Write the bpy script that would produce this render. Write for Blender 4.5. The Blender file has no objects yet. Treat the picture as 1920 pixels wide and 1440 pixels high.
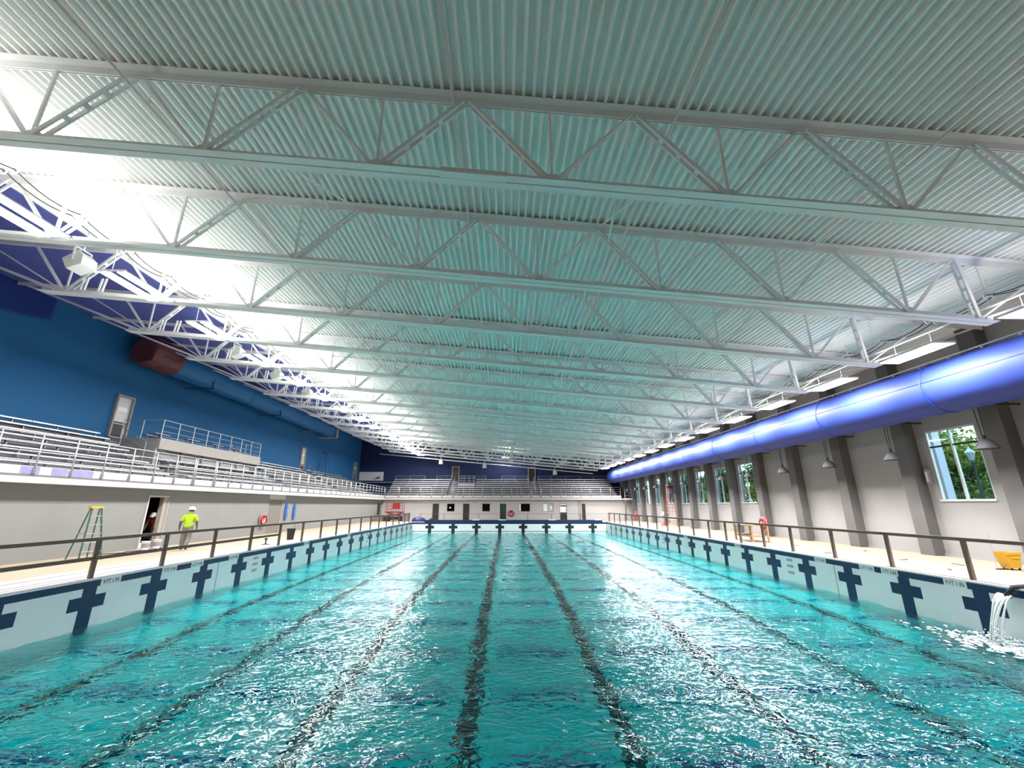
import bpy, bmesh, math, random
import numpy as np
from mathutils import Vector, Matrix

random.seed(7)
rng = np.random.default_rng(11)
SC = bpy.context.scene
COL = SC.collection

# ------------------------------------------------------------------ camera
# image frame 1920 x 1440, focal length 787 px
cam_d = bpy.data.cameras.new('camera')
cam_d.sensor_fit = 'HORIZONTAL'; cam_d.sensor_width = 36.0
cam_d.lens = 787.0 / 1920.0 * 36.0
cam_d.clip_start = 0.05; cam_d.clip_end = 500
cam = bpy.data.objects.new('camera', cam_d); COL.objects.link(cam)
cam.location = (0, 0, 1.87)
cam.rotation_euler = (math.radians(90 + 16.15), 0, math.radians(-0.87))
SC.camera = cam

# ------------------------------------------------------------------ world, sun, exposure
world = bpy.data.worlds.new('sky'); SC.world = world; world.use_nodes = True
wn = world.node_tree; wn.nodes.clear()
sky = wn.nodes.new('ShaderNodeTexSky'); sky.sky_type = 'NISHITA'
sky.sun_disc = False; sky.sun_elevation = math.radians(58); sky.sun_rotation = math.radians(-75)
wbg = wn.nodes.new('ShaderNodeBackground'); wbg.inputs['Strength'].default_value = 0.5
wo = wn.nodes.new('ShaderNodeOutputWorld')
wn.links.new(sky.outputs[0], wbg.inputs['Color']); wn.links.new(wbg.outputs[0], wo.inputs['Surface'])

world.cycles.sampling_method = 'NONE'

LAMP = 76.0            # radiance of the lit tubes
SC.view_settings.view_transform = 'Standard'
SC.view_settings.look = 'None'
SC.view_settings.exposure = 1.12
SC.view_settings.gamma = 1.0
SC.view_settings.use_curve_mapping = False
cy = SC.cycles
cy.use_denoising = True
cy.max_bounces = 7; cy.diffuse_bounces = 4; cy.glossy_bounces = 3
cy.transmission_bounces = 5; cy.transparent_max_bounces = 8
cy.use_light_tree = True
cy.use_adaptive_sampling = True; cy.adaptive_threshold = 0.13; cy.adaptive_min_samples = 24
cy.caustics_refractive = True; cy.caustics_reflective = True
cy.blur_glossy = 6.0
cy.sample_clamp_indirect = 0.0
cy.sample_clamp_direct = 0.0

# ------------------------------------------------------------------ materials
MATS = {}
def material(name, col, rough=0.6, metal=0.0, var=0.06, scale=3.0, bump=0.0, bscale=40.0,
             emit=None, strength=0.0, stretch=None, col2=None, spec=0.5, aniso=None):
    m = bpy.data.materials.new(name); m.use_nodes = True
    nt = m.node_tree; bs = nt.nodes['Principled BSDF']
    tc = nt.nodes.new('ShaderNodeTexCoord')
    mp = nt.nodes.new('ShaderNodeMapping')
    if stretch: mp.inputs['Scale'].default_value = stretch
    nt.links.new(tc.outputs['Object'], mp.inputs['Vector'])
    nz = nt.nodes.new('ShaderNodeTexNoise'); nz.inputs['Scale'].default_value = scale
    nz.inputs['Detail'].default_value = 4.0
    nt.links.new(mp.outputs[0], nz.inputs['Vector'])
    mx = nt.nodes.new('ShaderNodeMix'); mx.data_type = 'RGBA'
    a = col if col2 is None else col
    b = [max(0, c * (1 - 2 * var)) for c in col] if col2 is None else col2
    hi = [min(1, c * (1 + var)) for c in a] if col2 is None else a
    mx.inputs['A'].default_value = (*hi, 1); mx.inputs['B'].default_value = (*b, 1)
    nt.links.new(nz.outputs['Fac'], mx.inputs['Factor'])
    nt.links.new(mx.outputs['Result'], bs.inputs['Base Color'])
    bs.inputs['Roughness'].default_value = rough
    bs.inputs['Metallic'].default_value = metal
    bs.inputs['Specular IOR Level'].default_value = spec
    if bump > 0:
        n2 = nt.nodes.new('ShaderNodeTexNoise'); n2.inputs['Scale'].default_value = bscale
        nt.links.new(mp.outputs[0], n2.inputs['Vector'])
        bp = nt.nodes.new('ShaderNodeBump'); bp.inputs['Strength'].default_value = bump
        bp.inputs['Distance'].default_value = 0.02
        nt.links.new(n2.outputs['Fac'], bp.inputs['Height'])
        nt.links.new(bp.outputs[0], bs.inputs['Normal'])
    if emit:
        bs.inputs['Emission Color'].default_value = (*emit, 1)
        bs.inputs['Emission Strength'].default_value = strength
    MATS[name] = m
    return m

def block_material(name, col, bw, bh, axis, navy=None, bump=0.25, var=0.05):
    """painted masonry: courses of blocks as fine relief"""
    m = material(name, col, rough=0.75, var=var, scale=0.6)
    nt = m.node_tree; bs = nt.nodes['Principled BSDF']
    tc = nt.nodes.new('ShaderNodeTexCoord')
    sp = nt.nodes.new('ShaderNodeSeparateXYZ'); cb = nt.nodes.new('ShaderNodeCombineXYZ')
    nt.links.new(tc.outputs['Object'], sp.inputs[0])
    nt.links.new(sp.outputs['Y' if axis == 'y' else 'X'], cb.inputs['X'])
    nt.links.new(sp.outputs['Z'], cb.inputs['Y'])
    br = nt.nodes.new('ShaderNodeTexBrick')
    br.inputs['Scale'].default_value = 1.0; br.inputs['Brick Width'].default_value = bw
    br.inputs['Row Height'].default_value = bh; br.inputs['Mortar Size'].default_value = 0.012
    br.inputs['Color1'].default_value = (1, 1, 1, 1); br.inputs['Color2'].default_value = (0.9, 0.9, 0.9, 1)
    br.inputs['Mortar'].default_value = (0, 0, 0, 1)
    nt.links.new(cb.outputs[0], br.inputs['Vector'])
    bp = nt.nodes.new('ShaderNodeBump'); bp.inputs['Strength'].default_value = bump
    bp.inputs['Distance'].default_value = 0.02
    nt.links.new(br.outputs['Color'], bp.inputs['Height']); nt.links.new(bp.outputs[0], bs.inputs['Normal'])
    return m

def rgb(r, g, b):
    f = lambda v: ((v / 255.0 + 0.055) / 1.055) ** 2.4 if v > 10 else v / 255.0 / 12.92
    return (f(r), f(g), f(b))

M = {}
M['steel'] = material('white_painted_steel', (0.88, 0.885, 0.87), 0.45, var=0.03)
M['roof'] = material('roof_deck_paint', (0.92, 0.92, 0.89), 0.5, var=0.05, scale=1.2, stretch=(1, 0.15, 1))
M['rooftop'] = material('roof_membrane', (0.5, 0.5, 0.5), 0.9)
M['blue_wall'] = block_material('blue_block_wall', (0.004, 0.110, 0.27), 0.4, 0.2, 'y')
M['navy_wall'] = block_material('navy_block_wall', (0.002, 0.014, 0.072), 0.4, 0.2, 'x')
M['grey_wall'] = material('grey_plaster', (0.235, 0.235, 0.227), 0.8, var=0.04, scale=0.7, bump=0.05)
M['far_wall'] = block_material('white_block_wall', (0.44, 0.425, 0.415), 0.4, 0.2, 'x', bump=0.35)
M['right_wall'] = material('pale_grey_plaster', (0.305, 0.298, 0.295), 0.8, var=0.03, scale=0.6, bump=0.04)
M['pilaster'] = material('grey_pilaster_paint', (0.118, 0.113, 0.112), 0.8, var=0.05, scale=1.0)
M['concrete'] = material('pale_concrete', (0.48, 0.475, 0.47), 0.75, var=0.05, scale=1.4, bump=0.05)
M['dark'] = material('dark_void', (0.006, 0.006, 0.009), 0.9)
M['deck'] = material('tan_deck', (0.41, 0.32, 0.24), 0.7, col2=(0.33, 0.25, 0.18), scale=0.8, stretch=(1, 0.4, 1), bump=0.05)
M['coping'] = material('white_coping', (0.50, 0.49, 0.48), 0.6, var=0.05, scale=2)
M['grate'] = material('gutter_grate', (0.20, 0.20, 0.205), 0.6, var=0.1, scale=9)
M['pool'] = material('pool_plaster', (0.86, 0.90, 0.90), 0.6, var=0.03, scale=2)
M['navy_tile'] = material('navy_tile', (0.008, 0.032, 0.10), 0.3, var=0.15, scale=14)
M['blue_tile'] = material('blue_tile', (0.01, 0.075, 0.33), 0.3, var=0.1, scale=12)
M['black_tile'] = material('black_tile', (0.010, 0.020, 0.030), 0.35, var=0.2, scale=10)
M['step_tile'] = material('grey_step_tile', (0.40, 0.45, 0.47), 0.5, var=0.1)
M['white_tile'] = material('white_marker_tile', (0.80, 0.82, 0.82), 0.4, var=0.03)
M['ink'] = material('black_lettering', (0.008, 0.008, 0.01), 0.5)
M['white_ink'] = material('white_lettering', (0.85, 0.83, 0.82), 0.6)
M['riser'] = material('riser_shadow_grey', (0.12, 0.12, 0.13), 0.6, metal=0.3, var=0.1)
M['alu'] = material('mill_aluminium', (0.70, 0.70, 0.72), 0.42, metal=0.7, var=0.06, scale=5, stretch=(1, 1, 1))
M['alu_dark'] = material('dull_aluminium', (0.30, 0.30, 0.32), 0.5, metal=0.5, var=0.1, scale=3)
M['rail'] = material('galvanised_rail', (0.44, 0.44, 0.45), 0.42, metal=0.55, var=0.06)
M['wood'] = material('weathered_lumber', (0.19, 0.15, 0.115), 0.75, col2=(0.12, 0.095, 0.073), scale=6, stretch=(1, 1, 1), bump=0.15)
M['lumber'] = material('fresh_lumber', (0.50, 0.34, 0.19), 0.7, col2=(0.40, 0.26, 0.14), scale=6)
M['duct'] = material('blue_fabric_duct', (0.028, 0.052, 0.27), 0.58, spec=0.3, var=0.05, scale=1.0, bump=0.06, bscale=7)
M['soffit'] = material('blue_painted_soffit', (0.11, 0.125, 0.40), 0.6, var=0.06, scale=0.8)
M['duct_left'] = material('blue_painted_duct', (0.004, 0.118, 0.29), 0.5, var=0.05)
M['duct_seam'] = material('duct_seam', (0.006, 0.035, 0.33), 0.5)
M['red_sheet'] = material('red_plastic_sheet', (0.13, 0.03, 0.026), 0.45, var=0.15, bump=0.5, bscale=3)
M['lamp'] = material('lit_tube', (1, 1, 1), 0.5, emit=(1.0, 0.985, 0.97), strength=LAMP)
M['lamp_up'] = material('lit_upper_diffuser', (1, 1, 1), 0.5, emit=(1.0, 0.985, 0.97), strength=LAMP*0.62)
M['lamp_up_added'] = material('added_uplight', (1, 1, 1), 0.5, emit=(1.0, 0.98, 0.98), strength=LAMP*0.25)  # uplight added to the right lamps to brighten the roof deck
for k_ in ('lamp', 'lamp_up', 'lamp_up_added'): M[k_].cycles.emission_sampling = 'FRONT'
M['fixture'] = material('fixture_housing', (0.75, 0.75, 0.76), 0.4, var=0.02)
M['speaker'] = material('speaker_white', (0.66, 0.70, 0.64), 0.5, var=0.03)
M['pendant'] = material('pendant_grey', (0.035, 0.035, 0.04), 0.6, spec=0.25)
M['frame'] = material('window_frame_metal', (0.62, 0.67, 0.68), 0.4, metal=0.3)
M['door_frame'] = material('door_frame_grey', (0.30, 0.285, 0.27), 0.5)
M['door_leaf'] = material('door_leaf_pale', (0.62, 0.60, 0.56), 0.45)
M['door_dark'] = material('door_leaf_dark', (0.012, 0.010, 0.012), 0.5)
M['plywood'] = material('grey_plywood', (0.22, 0.19, 0.165), 0.7, col2=(0.16, 0.14, 0.12), scale=5, stretch=(1, 6, 1))
M['red'] = material('rescue_red', (0.26, 0.008, 0.011), 0.45, var=0.1)
M['coral'] = material('coral_red', (0.75, 0.13, 0.11), 0.5, var=0.1)
M['green'] = material('ladder_green', (0.02, 0.11, 0.075), 0.45, var=0.1)
M['yellow'] = material('ladder_yellow', (0.85, 0.45, 0.02), 0.45, var=0.08)
M['orange'] = material('ladder_orange', (0.55, 0.10, 0.05), 0.5, var=0.1)
M['ladder_blue'] = material('ladder_blue', (0.010, 0.045, 0.16), 0.5)
M['alu_rung'] = material('ladder_aluminium', (0.55, 0.56, 0.57), 0.4, metal=0.7)
M['board_blue'] = material('rescue_board_blue', (0.02, 0.085, 0.30), 0.4, var=0.1)
M['board_light'] = material('rescue_board_pale', (0.09, 0.20, 0.42), 0.4, var=0.1)
M['black'] = material('black_plastic', (0.012, 0.012, 0.013), 0.5)
M['bucket'] = material('bucket_white', (0.74, 0.73, 0.74), 0.5)
M['bucket_label'] = material('bucket_label', (0.30, 0.30, 0.33), 0.6)
M['mop'] = material('mop_bucket_yellow', (0.62, 0.36, 0.018), 0.4, var=0.06)
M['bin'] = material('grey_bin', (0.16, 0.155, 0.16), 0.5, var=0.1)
M['platform'] = material('tan_platform', (0.34, 0.31, 0.28), 0.75, var=0.04)
M['platform_side'] = material('platform_side_grey', (0.30, 0.29, 0.28), 0.75, var=0.08)
M['purple'] = material('lilac_protective_film', (0.30, 0.26, 0.50), 0.4, var=0.2, scale=3)
M['tarp'] = material('blue_tarp', (0.02, 0.035, 0.20), 0.5, bump=0.4, bscale=6)
M['banner'] = material('white_banner', (0.60, 0.60, 0.62), 0.6)
M['hivis'] = material('hi_vis_shirt', (0.38, 0.55, 0.018), 0.8, var=0.08, scale=7)
M['camo'] = material('camouflage_trousers', (0.27, 0.25, 0.20), 0.9, col2=(0.08, 0.075, 0.065), scale=9)
M['skin'] = material('skin', (0.16, 0.085, 0.055), 0.6)
M['boot'] = material('work_boot', (0.10, 0.085, 0.07), 0.7)
M['hat'] = material('hard_hat_white', (0.66, 0.66, 0.67), 0.35, var=0.02)
M['red_shirt'] = material('red_shirt', (0.42, 0.03, 0.035), 0.8)
M['dark_shirt'] = material('dark_shirt', (0.05, 0.02, 0.022), 0.8)
M['dark_trousers'] = material('dark_trousers', (0.03, 0.03, 0.035), 0.8)
M['leaf'] = material('tree_leaf', (0.20, 0.36, 0.05), 0.55, col2=(0.07, 0.17, 0.03), scale=1.3)
M['leaf2'] = material('yellow_green_leaf', (0.36, 0.43, 0.05), 0.55, col2=(0.14, 0.25, 0.03), scale=1.3)
M['bark'] = material('tree_bark', (0.12, 0.085, 0.06), 0.9, bump=0.4)
M['grass'] = material('outside_lawn', (0.14, 0.22, 0.06), 0.9, var=0.2)
M['post_green'] = material('lamp_post_metal', (0.05, 0.08, 0.09), 0.45, metal=0.3)
M['lantern'] = material('lantern_glass', (0.55, 0.68, 0.72), 0.2)
M['white_col'] = material('white_column', (0.74, 0.79, 0.86), 0.6)
M['foam'] = material('white_foam', (0.60, 0.66, 0.67), 0.35, var=0.05)
M['debris'] = material('scrap_wood', (0.20, 0.12, 0.08), 0.8)

# navy field in the colour of the blue wall, above the bleachers at the near end
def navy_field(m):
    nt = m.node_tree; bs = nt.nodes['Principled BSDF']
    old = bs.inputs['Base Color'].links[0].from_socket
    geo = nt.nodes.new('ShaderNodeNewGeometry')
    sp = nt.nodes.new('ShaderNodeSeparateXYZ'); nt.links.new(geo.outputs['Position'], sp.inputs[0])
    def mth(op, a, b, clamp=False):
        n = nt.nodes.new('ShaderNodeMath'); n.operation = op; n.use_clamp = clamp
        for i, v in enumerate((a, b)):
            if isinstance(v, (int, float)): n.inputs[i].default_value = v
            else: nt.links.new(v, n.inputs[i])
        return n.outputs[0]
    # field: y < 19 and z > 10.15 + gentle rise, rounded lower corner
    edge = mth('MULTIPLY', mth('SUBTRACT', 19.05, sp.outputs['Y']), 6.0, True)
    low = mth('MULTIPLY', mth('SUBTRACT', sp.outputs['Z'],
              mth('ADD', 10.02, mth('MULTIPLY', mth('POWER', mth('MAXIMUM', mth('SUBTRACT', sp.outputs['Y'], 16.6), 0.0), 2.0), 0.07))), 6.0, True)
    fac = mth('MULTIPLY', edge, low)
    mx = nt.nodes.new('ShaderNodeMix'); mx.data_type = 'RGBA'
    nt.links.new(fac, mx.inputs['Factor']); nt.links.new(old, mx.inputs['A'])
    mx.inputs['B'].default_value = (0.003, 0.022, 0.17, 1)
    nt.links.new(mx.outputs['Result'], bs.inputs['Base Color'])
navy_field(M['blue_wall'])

def glass_material():
    m = bpy.data.materials.new('window_glass'); m.use_nodes = True
    nt = m.node_tree; nt.nodes.clear()
    o = nt.nodes.new('ShaderNodeOutputMaterial'); t = nt.nodes.new('ShaderNodeBsdfTransparent')
    t.inputs[0].default_value = (0.90, 0.95, 0.94, 1)
    g = nt.nodes.new('ShaderNodeBsdfGlossy'); g.inputs['Roughness'].default_value = 0.02
    f = nt.nodes.new('ShaderNodeFresnel'); f.inputs[0].default_value = 1.4
    mx = nt.nodes.new('ShaderNodeMixShader')
    ge = nt.nodes.new('ShaderNodeNewGeometry'); inv = nt.nodes.new('ShaderNodeMath'); inv.operation = 'SUBTRACT'; inv.inputs[0].default_value = 1.0
    ml = nt.nodes.new('ShaderNodeMath'); ml.operation = 'MULTIPLY'
    nt.links.new(ge.outputs['Backfacing'], inv.inputs[1]); nt.links.new(inv.outputs[0], ml.inputs[0]); nt.links.new(f.outputs[0], ml.inputs[1])
    nt.links.new(ml.outputs[0], mx.inputs[0]); nt.links.new(t.outputs[0], mx.inputs[1]); nt.links.new(g.outputs[0], mx.inputs[2])
    nt.links.new(mx.outputs[0], o.inputs['Surface'])
    return m
M['glass'] = glass_material()

def water_material():
    m = bpy.data.materials.new('pool_water'); m.use_nodes = True
    nt = m.node_tree; nt.nodes.clear()
    o = nt.nodes.new('ShaderNodeOutputMaterial')
    g = nt.nodes.new('ShaderNodeBsdfGlass'); g.inputs['IOR'].default_value = 1.333
    g.inputs['Roughness'].default_value = 0.0
    tc = nt.nodes.new('ShaderNodeTexCoord')
    mp = nt.nodes.new('ShaderNodeMapping'); mp.inputs['Scale'].default_value = (1.0, 1.35, 1.0)
    mp.inputs['Rotation'].default_value = (0, 0, 0.25)
    nt.links.new(tc.outputs['Object'], mp.inputs['Vector'])
    n1 = nt.nodes.new('ShaderNodeTexNoise'); n1.inputs['Scale'].default_value = 4.2
    n1.inputs['Detail'].default_value = 2.5; n1.inputs['Roughness'].default_value = 0.5
    n1.inputs['Distortion'].default_value = 0.6
    nt.links.new(mp.outputs[0], n1.inputs['Vector'])
    bp = nt.nodes.new('ShaderNodeBump'); bp.inputs['Strength'].default_value = 1.0
    bp.inputs['Distance'].default_value = 0.052
    nt.links.new(n1.outputs['Fac'], bp.inputs['Height'])
    nt.links.new(bp.outputs[0], g.inputs['Normal'])
    nt.links.new(g.outputs[0], o.inputs['Surface'])
    v = nt.nodes.new('ShaderNodeVolumeAbsorption')
    # absorption (1 - colour) * density, per metre
    v.inputs['Color'].default_value = (0.0, 0.888, 0.895, 1); v.inputs['Density'].default_value = 1.8
    nt.links.new(v.outputs[0], o.inputs['Volume'])
    return m
M['water'] = water_material()

# ------------------------------------------------------------------ mesh helpers
class MB:
    def __init__(s): s.v = []; s.f = []; s.mi = []
    def add(s, vs, fs, mi=0):
        n = len(s.v); s.v += [tuple(p) for p in vs]
        s.f += [tuple(n + i for i in f) for f in fs]; s.mi += [mi] * len(fs)
        return s
    def box(s, x0, x1, y0, y1, z0, z1, mi=0):
        return s.add([(x0,y0,z0),(x1,y0,z0),(x1,y1,z0),(x0,y1,z0),(x0,y0,z1),(x1,y0,z1),(x1,y1,z1),(x0,y1,z1)],
              [(0,3,2,1),(4,5,6,7),(0,1,5,4),(1,2,6,5),(2,3,7,6),(3,0,4,7)], mi)
    def bar(s, a, b, w, h, side=(0, 1, 0), mi=0):
        a = Vector(a); b = Vector(b); d = (b - a).normalized(); sd = Vector(side)
        sd = (sd - d * sd.dot(d)).normalized(); u = d.cross(sd)
        q = [(-1,-1),(1,-1),(1,1),(-1,1)]
        vs = [a + sd*(i*w/2) + u*(j*h/2) for i, j in q] + [b + sd*(i*w/2) + u*(j*h/2) for i, j in q]
        return s.add(vs, [(0,3,2,1),(4,5,6,7),(0,1,5,4),(1,2,6,5),(2,3,7,6),(3,0,4,7)], mi)
    def tube(s, a, b, r, n=8, r2=None, caps=True, mi=0):
        a = Vector(a); b = Vector(b); d = (b - a).normalized()
        u = d.orthogonal().normalized(); w = d.cross(u); r2 = r if r2 is None else r2
        vs = []
        for c, rr in ((a, r), (b, r2)):
            vs += [c + u*(rr*math.cos(2*math.pi*i/n)) + w*(rr*math.sin(2*math.pi*i/n)) for i in range(n)]
        fs = [(i, (i+1) % n, n + (i+1) % n, n + i) for i in range(n)]
        if caps: fs += [tuple(range(n-1, -1, -1)), tuple(range(n, 2*n))]
        return s.add(vs, fs, mi)
    def path(s, pts, r, n=6, mi=0):
        pts = [Vector(p) for p in pts]; m = len(pts); vs = []; fs = []
        for k, p in enumerate(pts):
            d = (pts[min(k+1, m-1)] - pts[max(k-1, 0)]).normalized()
            u = d.cross(Vector((0.31, 0.17, 0.94)))
            u = u.normalized() if u.length > 1e-4 else d.orthogonal().normalized(); w = d.cross(u)
            rr = r[k] if isinstance(r, (list, tuple)) else r
            vs += [p + u*(rr*math.cos(2*math.pi*i/n)) + w*(rr*math.sin(2*math.pi*i/n)) for i in range(n)]
        for k in range(m-1):
            fs += [(k*n+i, k*n+(i+1) % n, (k+1)*n+(i+1) % n, (k+1)*n+i) for i in range(n)]
        fs += [tuple(range(n-1, -1, -1)), tuple(range((m-1)*n, m*n))]
        return s.add(vs, fs, mi)
    def lathe(s, prof, c=(0, 0, 0), n=16, mi=0, axis='z'):
        c = Vector(c); vs = []; m = len(prof)
        for r, z in prof:
            for i in range(n):
                a = 2*math.pi*i/n; p = (r*math.cos(a), r*math.sin(a), z)
                if axis == 'x': p = (p[2], p[0], p[1])
                if axis == 'y': p = (p[0], p[2], p[1])
                vs.append(c + Vector(p))
        fs = [(k*n+i, k*n+(i+1) % n, (k+1)*n+(i+1) % n, (k+1)*n+i) for k in range(m-1) for i in range(n)]
        fs += [tuple(range(n-1, -1, -1)), tuple(range((m-1)*n, m*n))]
        return s.add(vs, fs, mi)
    def torus(s, c, R, r, axis='x', n=20, k=8, a0=0, a1=2*math.pi, mi=0):
        c = Vector(c); full = abs(a1 - a0 - 2*math.pi) < 1e-6; vs = []; fs = []
        m = n if full else n + 1
        for i in range(m):
            a = a0 + (a1 - a0)*i/n
            for j in range(k):
                b = 2*math.pi*j/k; rr = R + r*math.cos(b)
                p = (r*math.sin(b), rr*math.cos(a), rr*math.sin(a))
                if axis == 'y': p = (p[1], p[0], p[2])
                if axis == 'z': p = (p[1], p[2], p[0])
                vs.append(c + Vector(p))
        for i in range(n):
            i2 = (i+1) % m
            fs += [(i*k+j, i*k+(j+1) % k, i2*k+(j+1) % k, i2*k+j) for j in range(k)]
        return s.add(vs, fs, mi)
    def prism(s, poly, d, mi=0):
        """poly: list of 3D points (planar), d: extrusion vector"""
        n = len(poly); d = Vector(d); vs = [Vector(p) for p in poly] + [Vector(p) + d for p in poly]
        fs = [tuple(range(n-1, -1, -1)), tuple(range(n, 2*n))] + [(i, (i+1) % n, n+(i+1) % n, n+i) for i in range(n)]
        return s.add(vs, fs, mi)
    def mesh(s, name, smooth=False, origin=(0, 0, 0)):
        me = bpy.data.meshes.new(name); o = Vector(origin)
        me.from_pydata([tuple(Vector(p) - o) for p in s.v], [], s.f); me.update()
        bm = bmesh.new(); bm.from_mesh(me); bmesh.ops.recalc_face_normals(bm, faces=bm.faces); bm.to_mesh(me); bm.free()
        if any(s.mi):
            for p, i in zip(me.polygons, s.mi): p.material_index = i
        if smooth: me.polygons.foreach_set('use_smooth', [True]*len(me.polygons))
        return me
    def build(s, name, mats, parent=None, smooth=False, center=True):
        if not isinstance(mats, (list, tuple)): mats = [mats]
        c = Vector((0, 0, 0))
        if center and s.v:
            a = np.array(s.v); c = Vector(((a.min(0) + a.max(0))/2).tolist())
        me = s.mesh(name, smooth, c)
        for m in mats: me.materials.append(m)
        return link(name, me, parent, c)

def wpos(o):
    p = Vector((0, 0, 0))
    while o is not None: p = p + o.location; o = o.parent
    return p
def link(name, data, parent=None, loc=(0, 0, 0)):
    o = bpy.data.objects.new(name, data); COL.objects.link(o)
    if parent is not None: o.parent = parent; o.location = Vector(loc) - wpos(parent)
    else: o.location = loc
    return o
def empty(name, loc): return link(name, None, None, loc)
def tag(o, label=None, cat=None, group=None, kind=None):
    if label: o['label'] = label
    if cat: o['category'] = cat
    if group: o['group'] = group
    if kind: o['kind'] = kind
    return o
def thing(name, loc, label, cat, group=None): return tag(empty(name, loc), label, cat, group)
def copy_tree(o, parent=None):
    c = o.copy(); COL.objects.link(c); c.parent = parent
    for ch in list(o.children): copy_tree(ch, c)
    return c
ORD = ['first','second','third','fourth','fifth','sixth','seventh','eighth','ninth','tenth','eleventh','twelfth',
       'thirteenth','fourteenth','fifteenth','sixteenth','seventeenth','eighteenth','nineteenth','twentieth',
       'twenty-first','twenty-second','twenty-third','twenty-fourth','twenty-fifth','twenty-sixth','twenty-seventh',
       'twenty-eighth','twenty-ninth','thirtieth','thirty-first','thirty-second','thirty-third','thirty-fourth']

def wall_grid(fixed0, fixed1, axis, a0, a1, z0, z1, holes):
    """solid wall with rectangular holes (a0,a1,z0,z1); axis 'y': runs along y, thickness fixed0..fixed1 in x"""
    mb = MB()
    def put(p, q, r, t):
        if q - p < 1e-4 or t - r < 1e-4: return
        if axis == 'y': mb.box(fixed0, fixed1, p, q, r, t)
        else: mb.box(p, q, fixed0, fixed1, r, t)
    cur = a0
    for h0, h1, hz0, hz1 in sorted(holes):
        put(cur, h0, z0, z1); put(h0, h1, z0, hz0); put(h0, h1, hz1, z1); cur = h1
    put(cur, a1, z0, z1)
    return mb

# ------------------------------------------------------------------ dimensions (metres, camera stands at x=0 y=0)
PXL, PXR = -10.89, 11.97           # pool side walls
PY0, PY1 = 2.2, 52.0               # pool end walls
WZ = -1.17                         # water level
XL, XR = -22.0, 17.1               # hall walls
YB, YF = -7.0, 64.6                # hall ends
LWX, FWY = -16.4, 58.3             # walls under the stands
def zr(x): return 9.68 - 0.09*(x + 0.7)       # underside of roof deck
def zb(x): return 7.68 - 0.09*x               # underside of truss bottom chord
TY = [6.5 + 3.57*k for k in range(16)]        # truss positions

def pool_floor(y):
    pts = [(0, -2.95), (11.5, -2.95), (14.5, -2.45), (17, -2.25), (24, -2.1), (52.5, -2.0)]
    for (a, b), (c, d) in zip(pts, pts[1:]):
        if y <= c: return b + (d - b)*(y - a)/(c - a)
    return pts[-1][1]

# ------------------------------------------------------------------ floor (deck)
fl = empty('floor', (0, 26, 0)); tag(fl, 'tan pool deck running around the water', kind='structure')
WB = -12.75                        # inner edge of the white strip on the left
mb = MB()
mb.box(LWX-0.4, WB, YB, FWY+0.3, -0.3, 0)                    # left deck
mb.box(PXR+0.16, XR+0.3, YB, FWY+0.3, -0.3, 0)               # right deck
mb.box(WB, PXR+0.16, PY1+0.4, FWY+0.3, -0.3, 0)              # far deck
mb.box(WB, PXR+0.16, YB, PY0-0.3, -0.3, 0)                   # near deck
mb.build('deck_slab', M['deck'], fl)
mb = MB(); mb.box(WB, PXL+0.004, PY0-0.3, PY1+0.4, -0.004, 0.006); mb.build('white_edge_strip', M['coping'], fl)
for x in (-11.25, -11.55, -12.2):
    MB().box(x-0.035, x+0.035, PY0, PY1, 0.006, 0.011).build('gutter_grate', M['grate'], fl)
MB().box(PXR-0.004, PXR+0.16, PY0-0.3, PY1+0.4, -0.004, 0.006).build('coping_edge', M['coping'], fl)
MB().box(PXL, PXR, PY0-0.3, PY0, -0.009, 0.006).build('coping_edge', M['coping'], fl)
# scraps and stains lying on the right deck
# ------------------------------------------------------------------ pool shell
ys = [0.0, PY0, 11.5, 14.5, 17, 24, 52.5]
mb = MB()
for a, b in zip(ys, ys[1:]):
    za, zb_ = pool_floor(a), pool_floor(b)
    mb.add([(PXL-0.3,a,za),(PXR+0.3,a,za),(PXR+0.3,b,zb_),(PXL-0.3,b,zb_),
            (PXL-0.3,a,za-0.3),(PXR+0.3,a,za-0.3),(PXR+0.3,b,zb_-0.3),(PXL-0.3,b,zb_-0.3)],
           [(0,1,2,3),(7,6,5,4),(0,4,5,1),(1,5,6,2),(2,6,7,3),(3,7,4,0)])
pf = mb.build('floor_pool', M['pool']); tag(pf, 'pale pool bottom under the water', kind='structure')
def wall_struct(name, mb, m, label):
    o = mb.build(name, m); tag(o, label, kind='structure'); return o
wpl = wall_struct('wall_pool_left', MB().box(PXL-0.3, PXL, PY0-0.3, PY1+0.3, -3.3, -0.005), M['pool'], 'left side wall of the pool with navy crosses')
wpr = wall_struct('wall_pool_right', MB().box(PXR, PXR+0.3, PY0-0.3, PY1+0.3, -3.3, -0.005), M['pool'], 'right side wall of the pool with navy crosses')
wpf = wall_struct('wall_pool_far', MB().box(PXL-0.3, PXR+0.3, PY1, PY1+0.4, -3.3, -0.01), M['pool'], 'far end wall of the pool with eight crosses')
wpn = wall_struct('wall_pool_near', MB().box(PXL-0.3, PXR+0.3, PY0-0.3, PY0, -3.3, -0.01), M['pool'], 'near end wall of the pool below the camera')

E = 0.006
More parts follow.
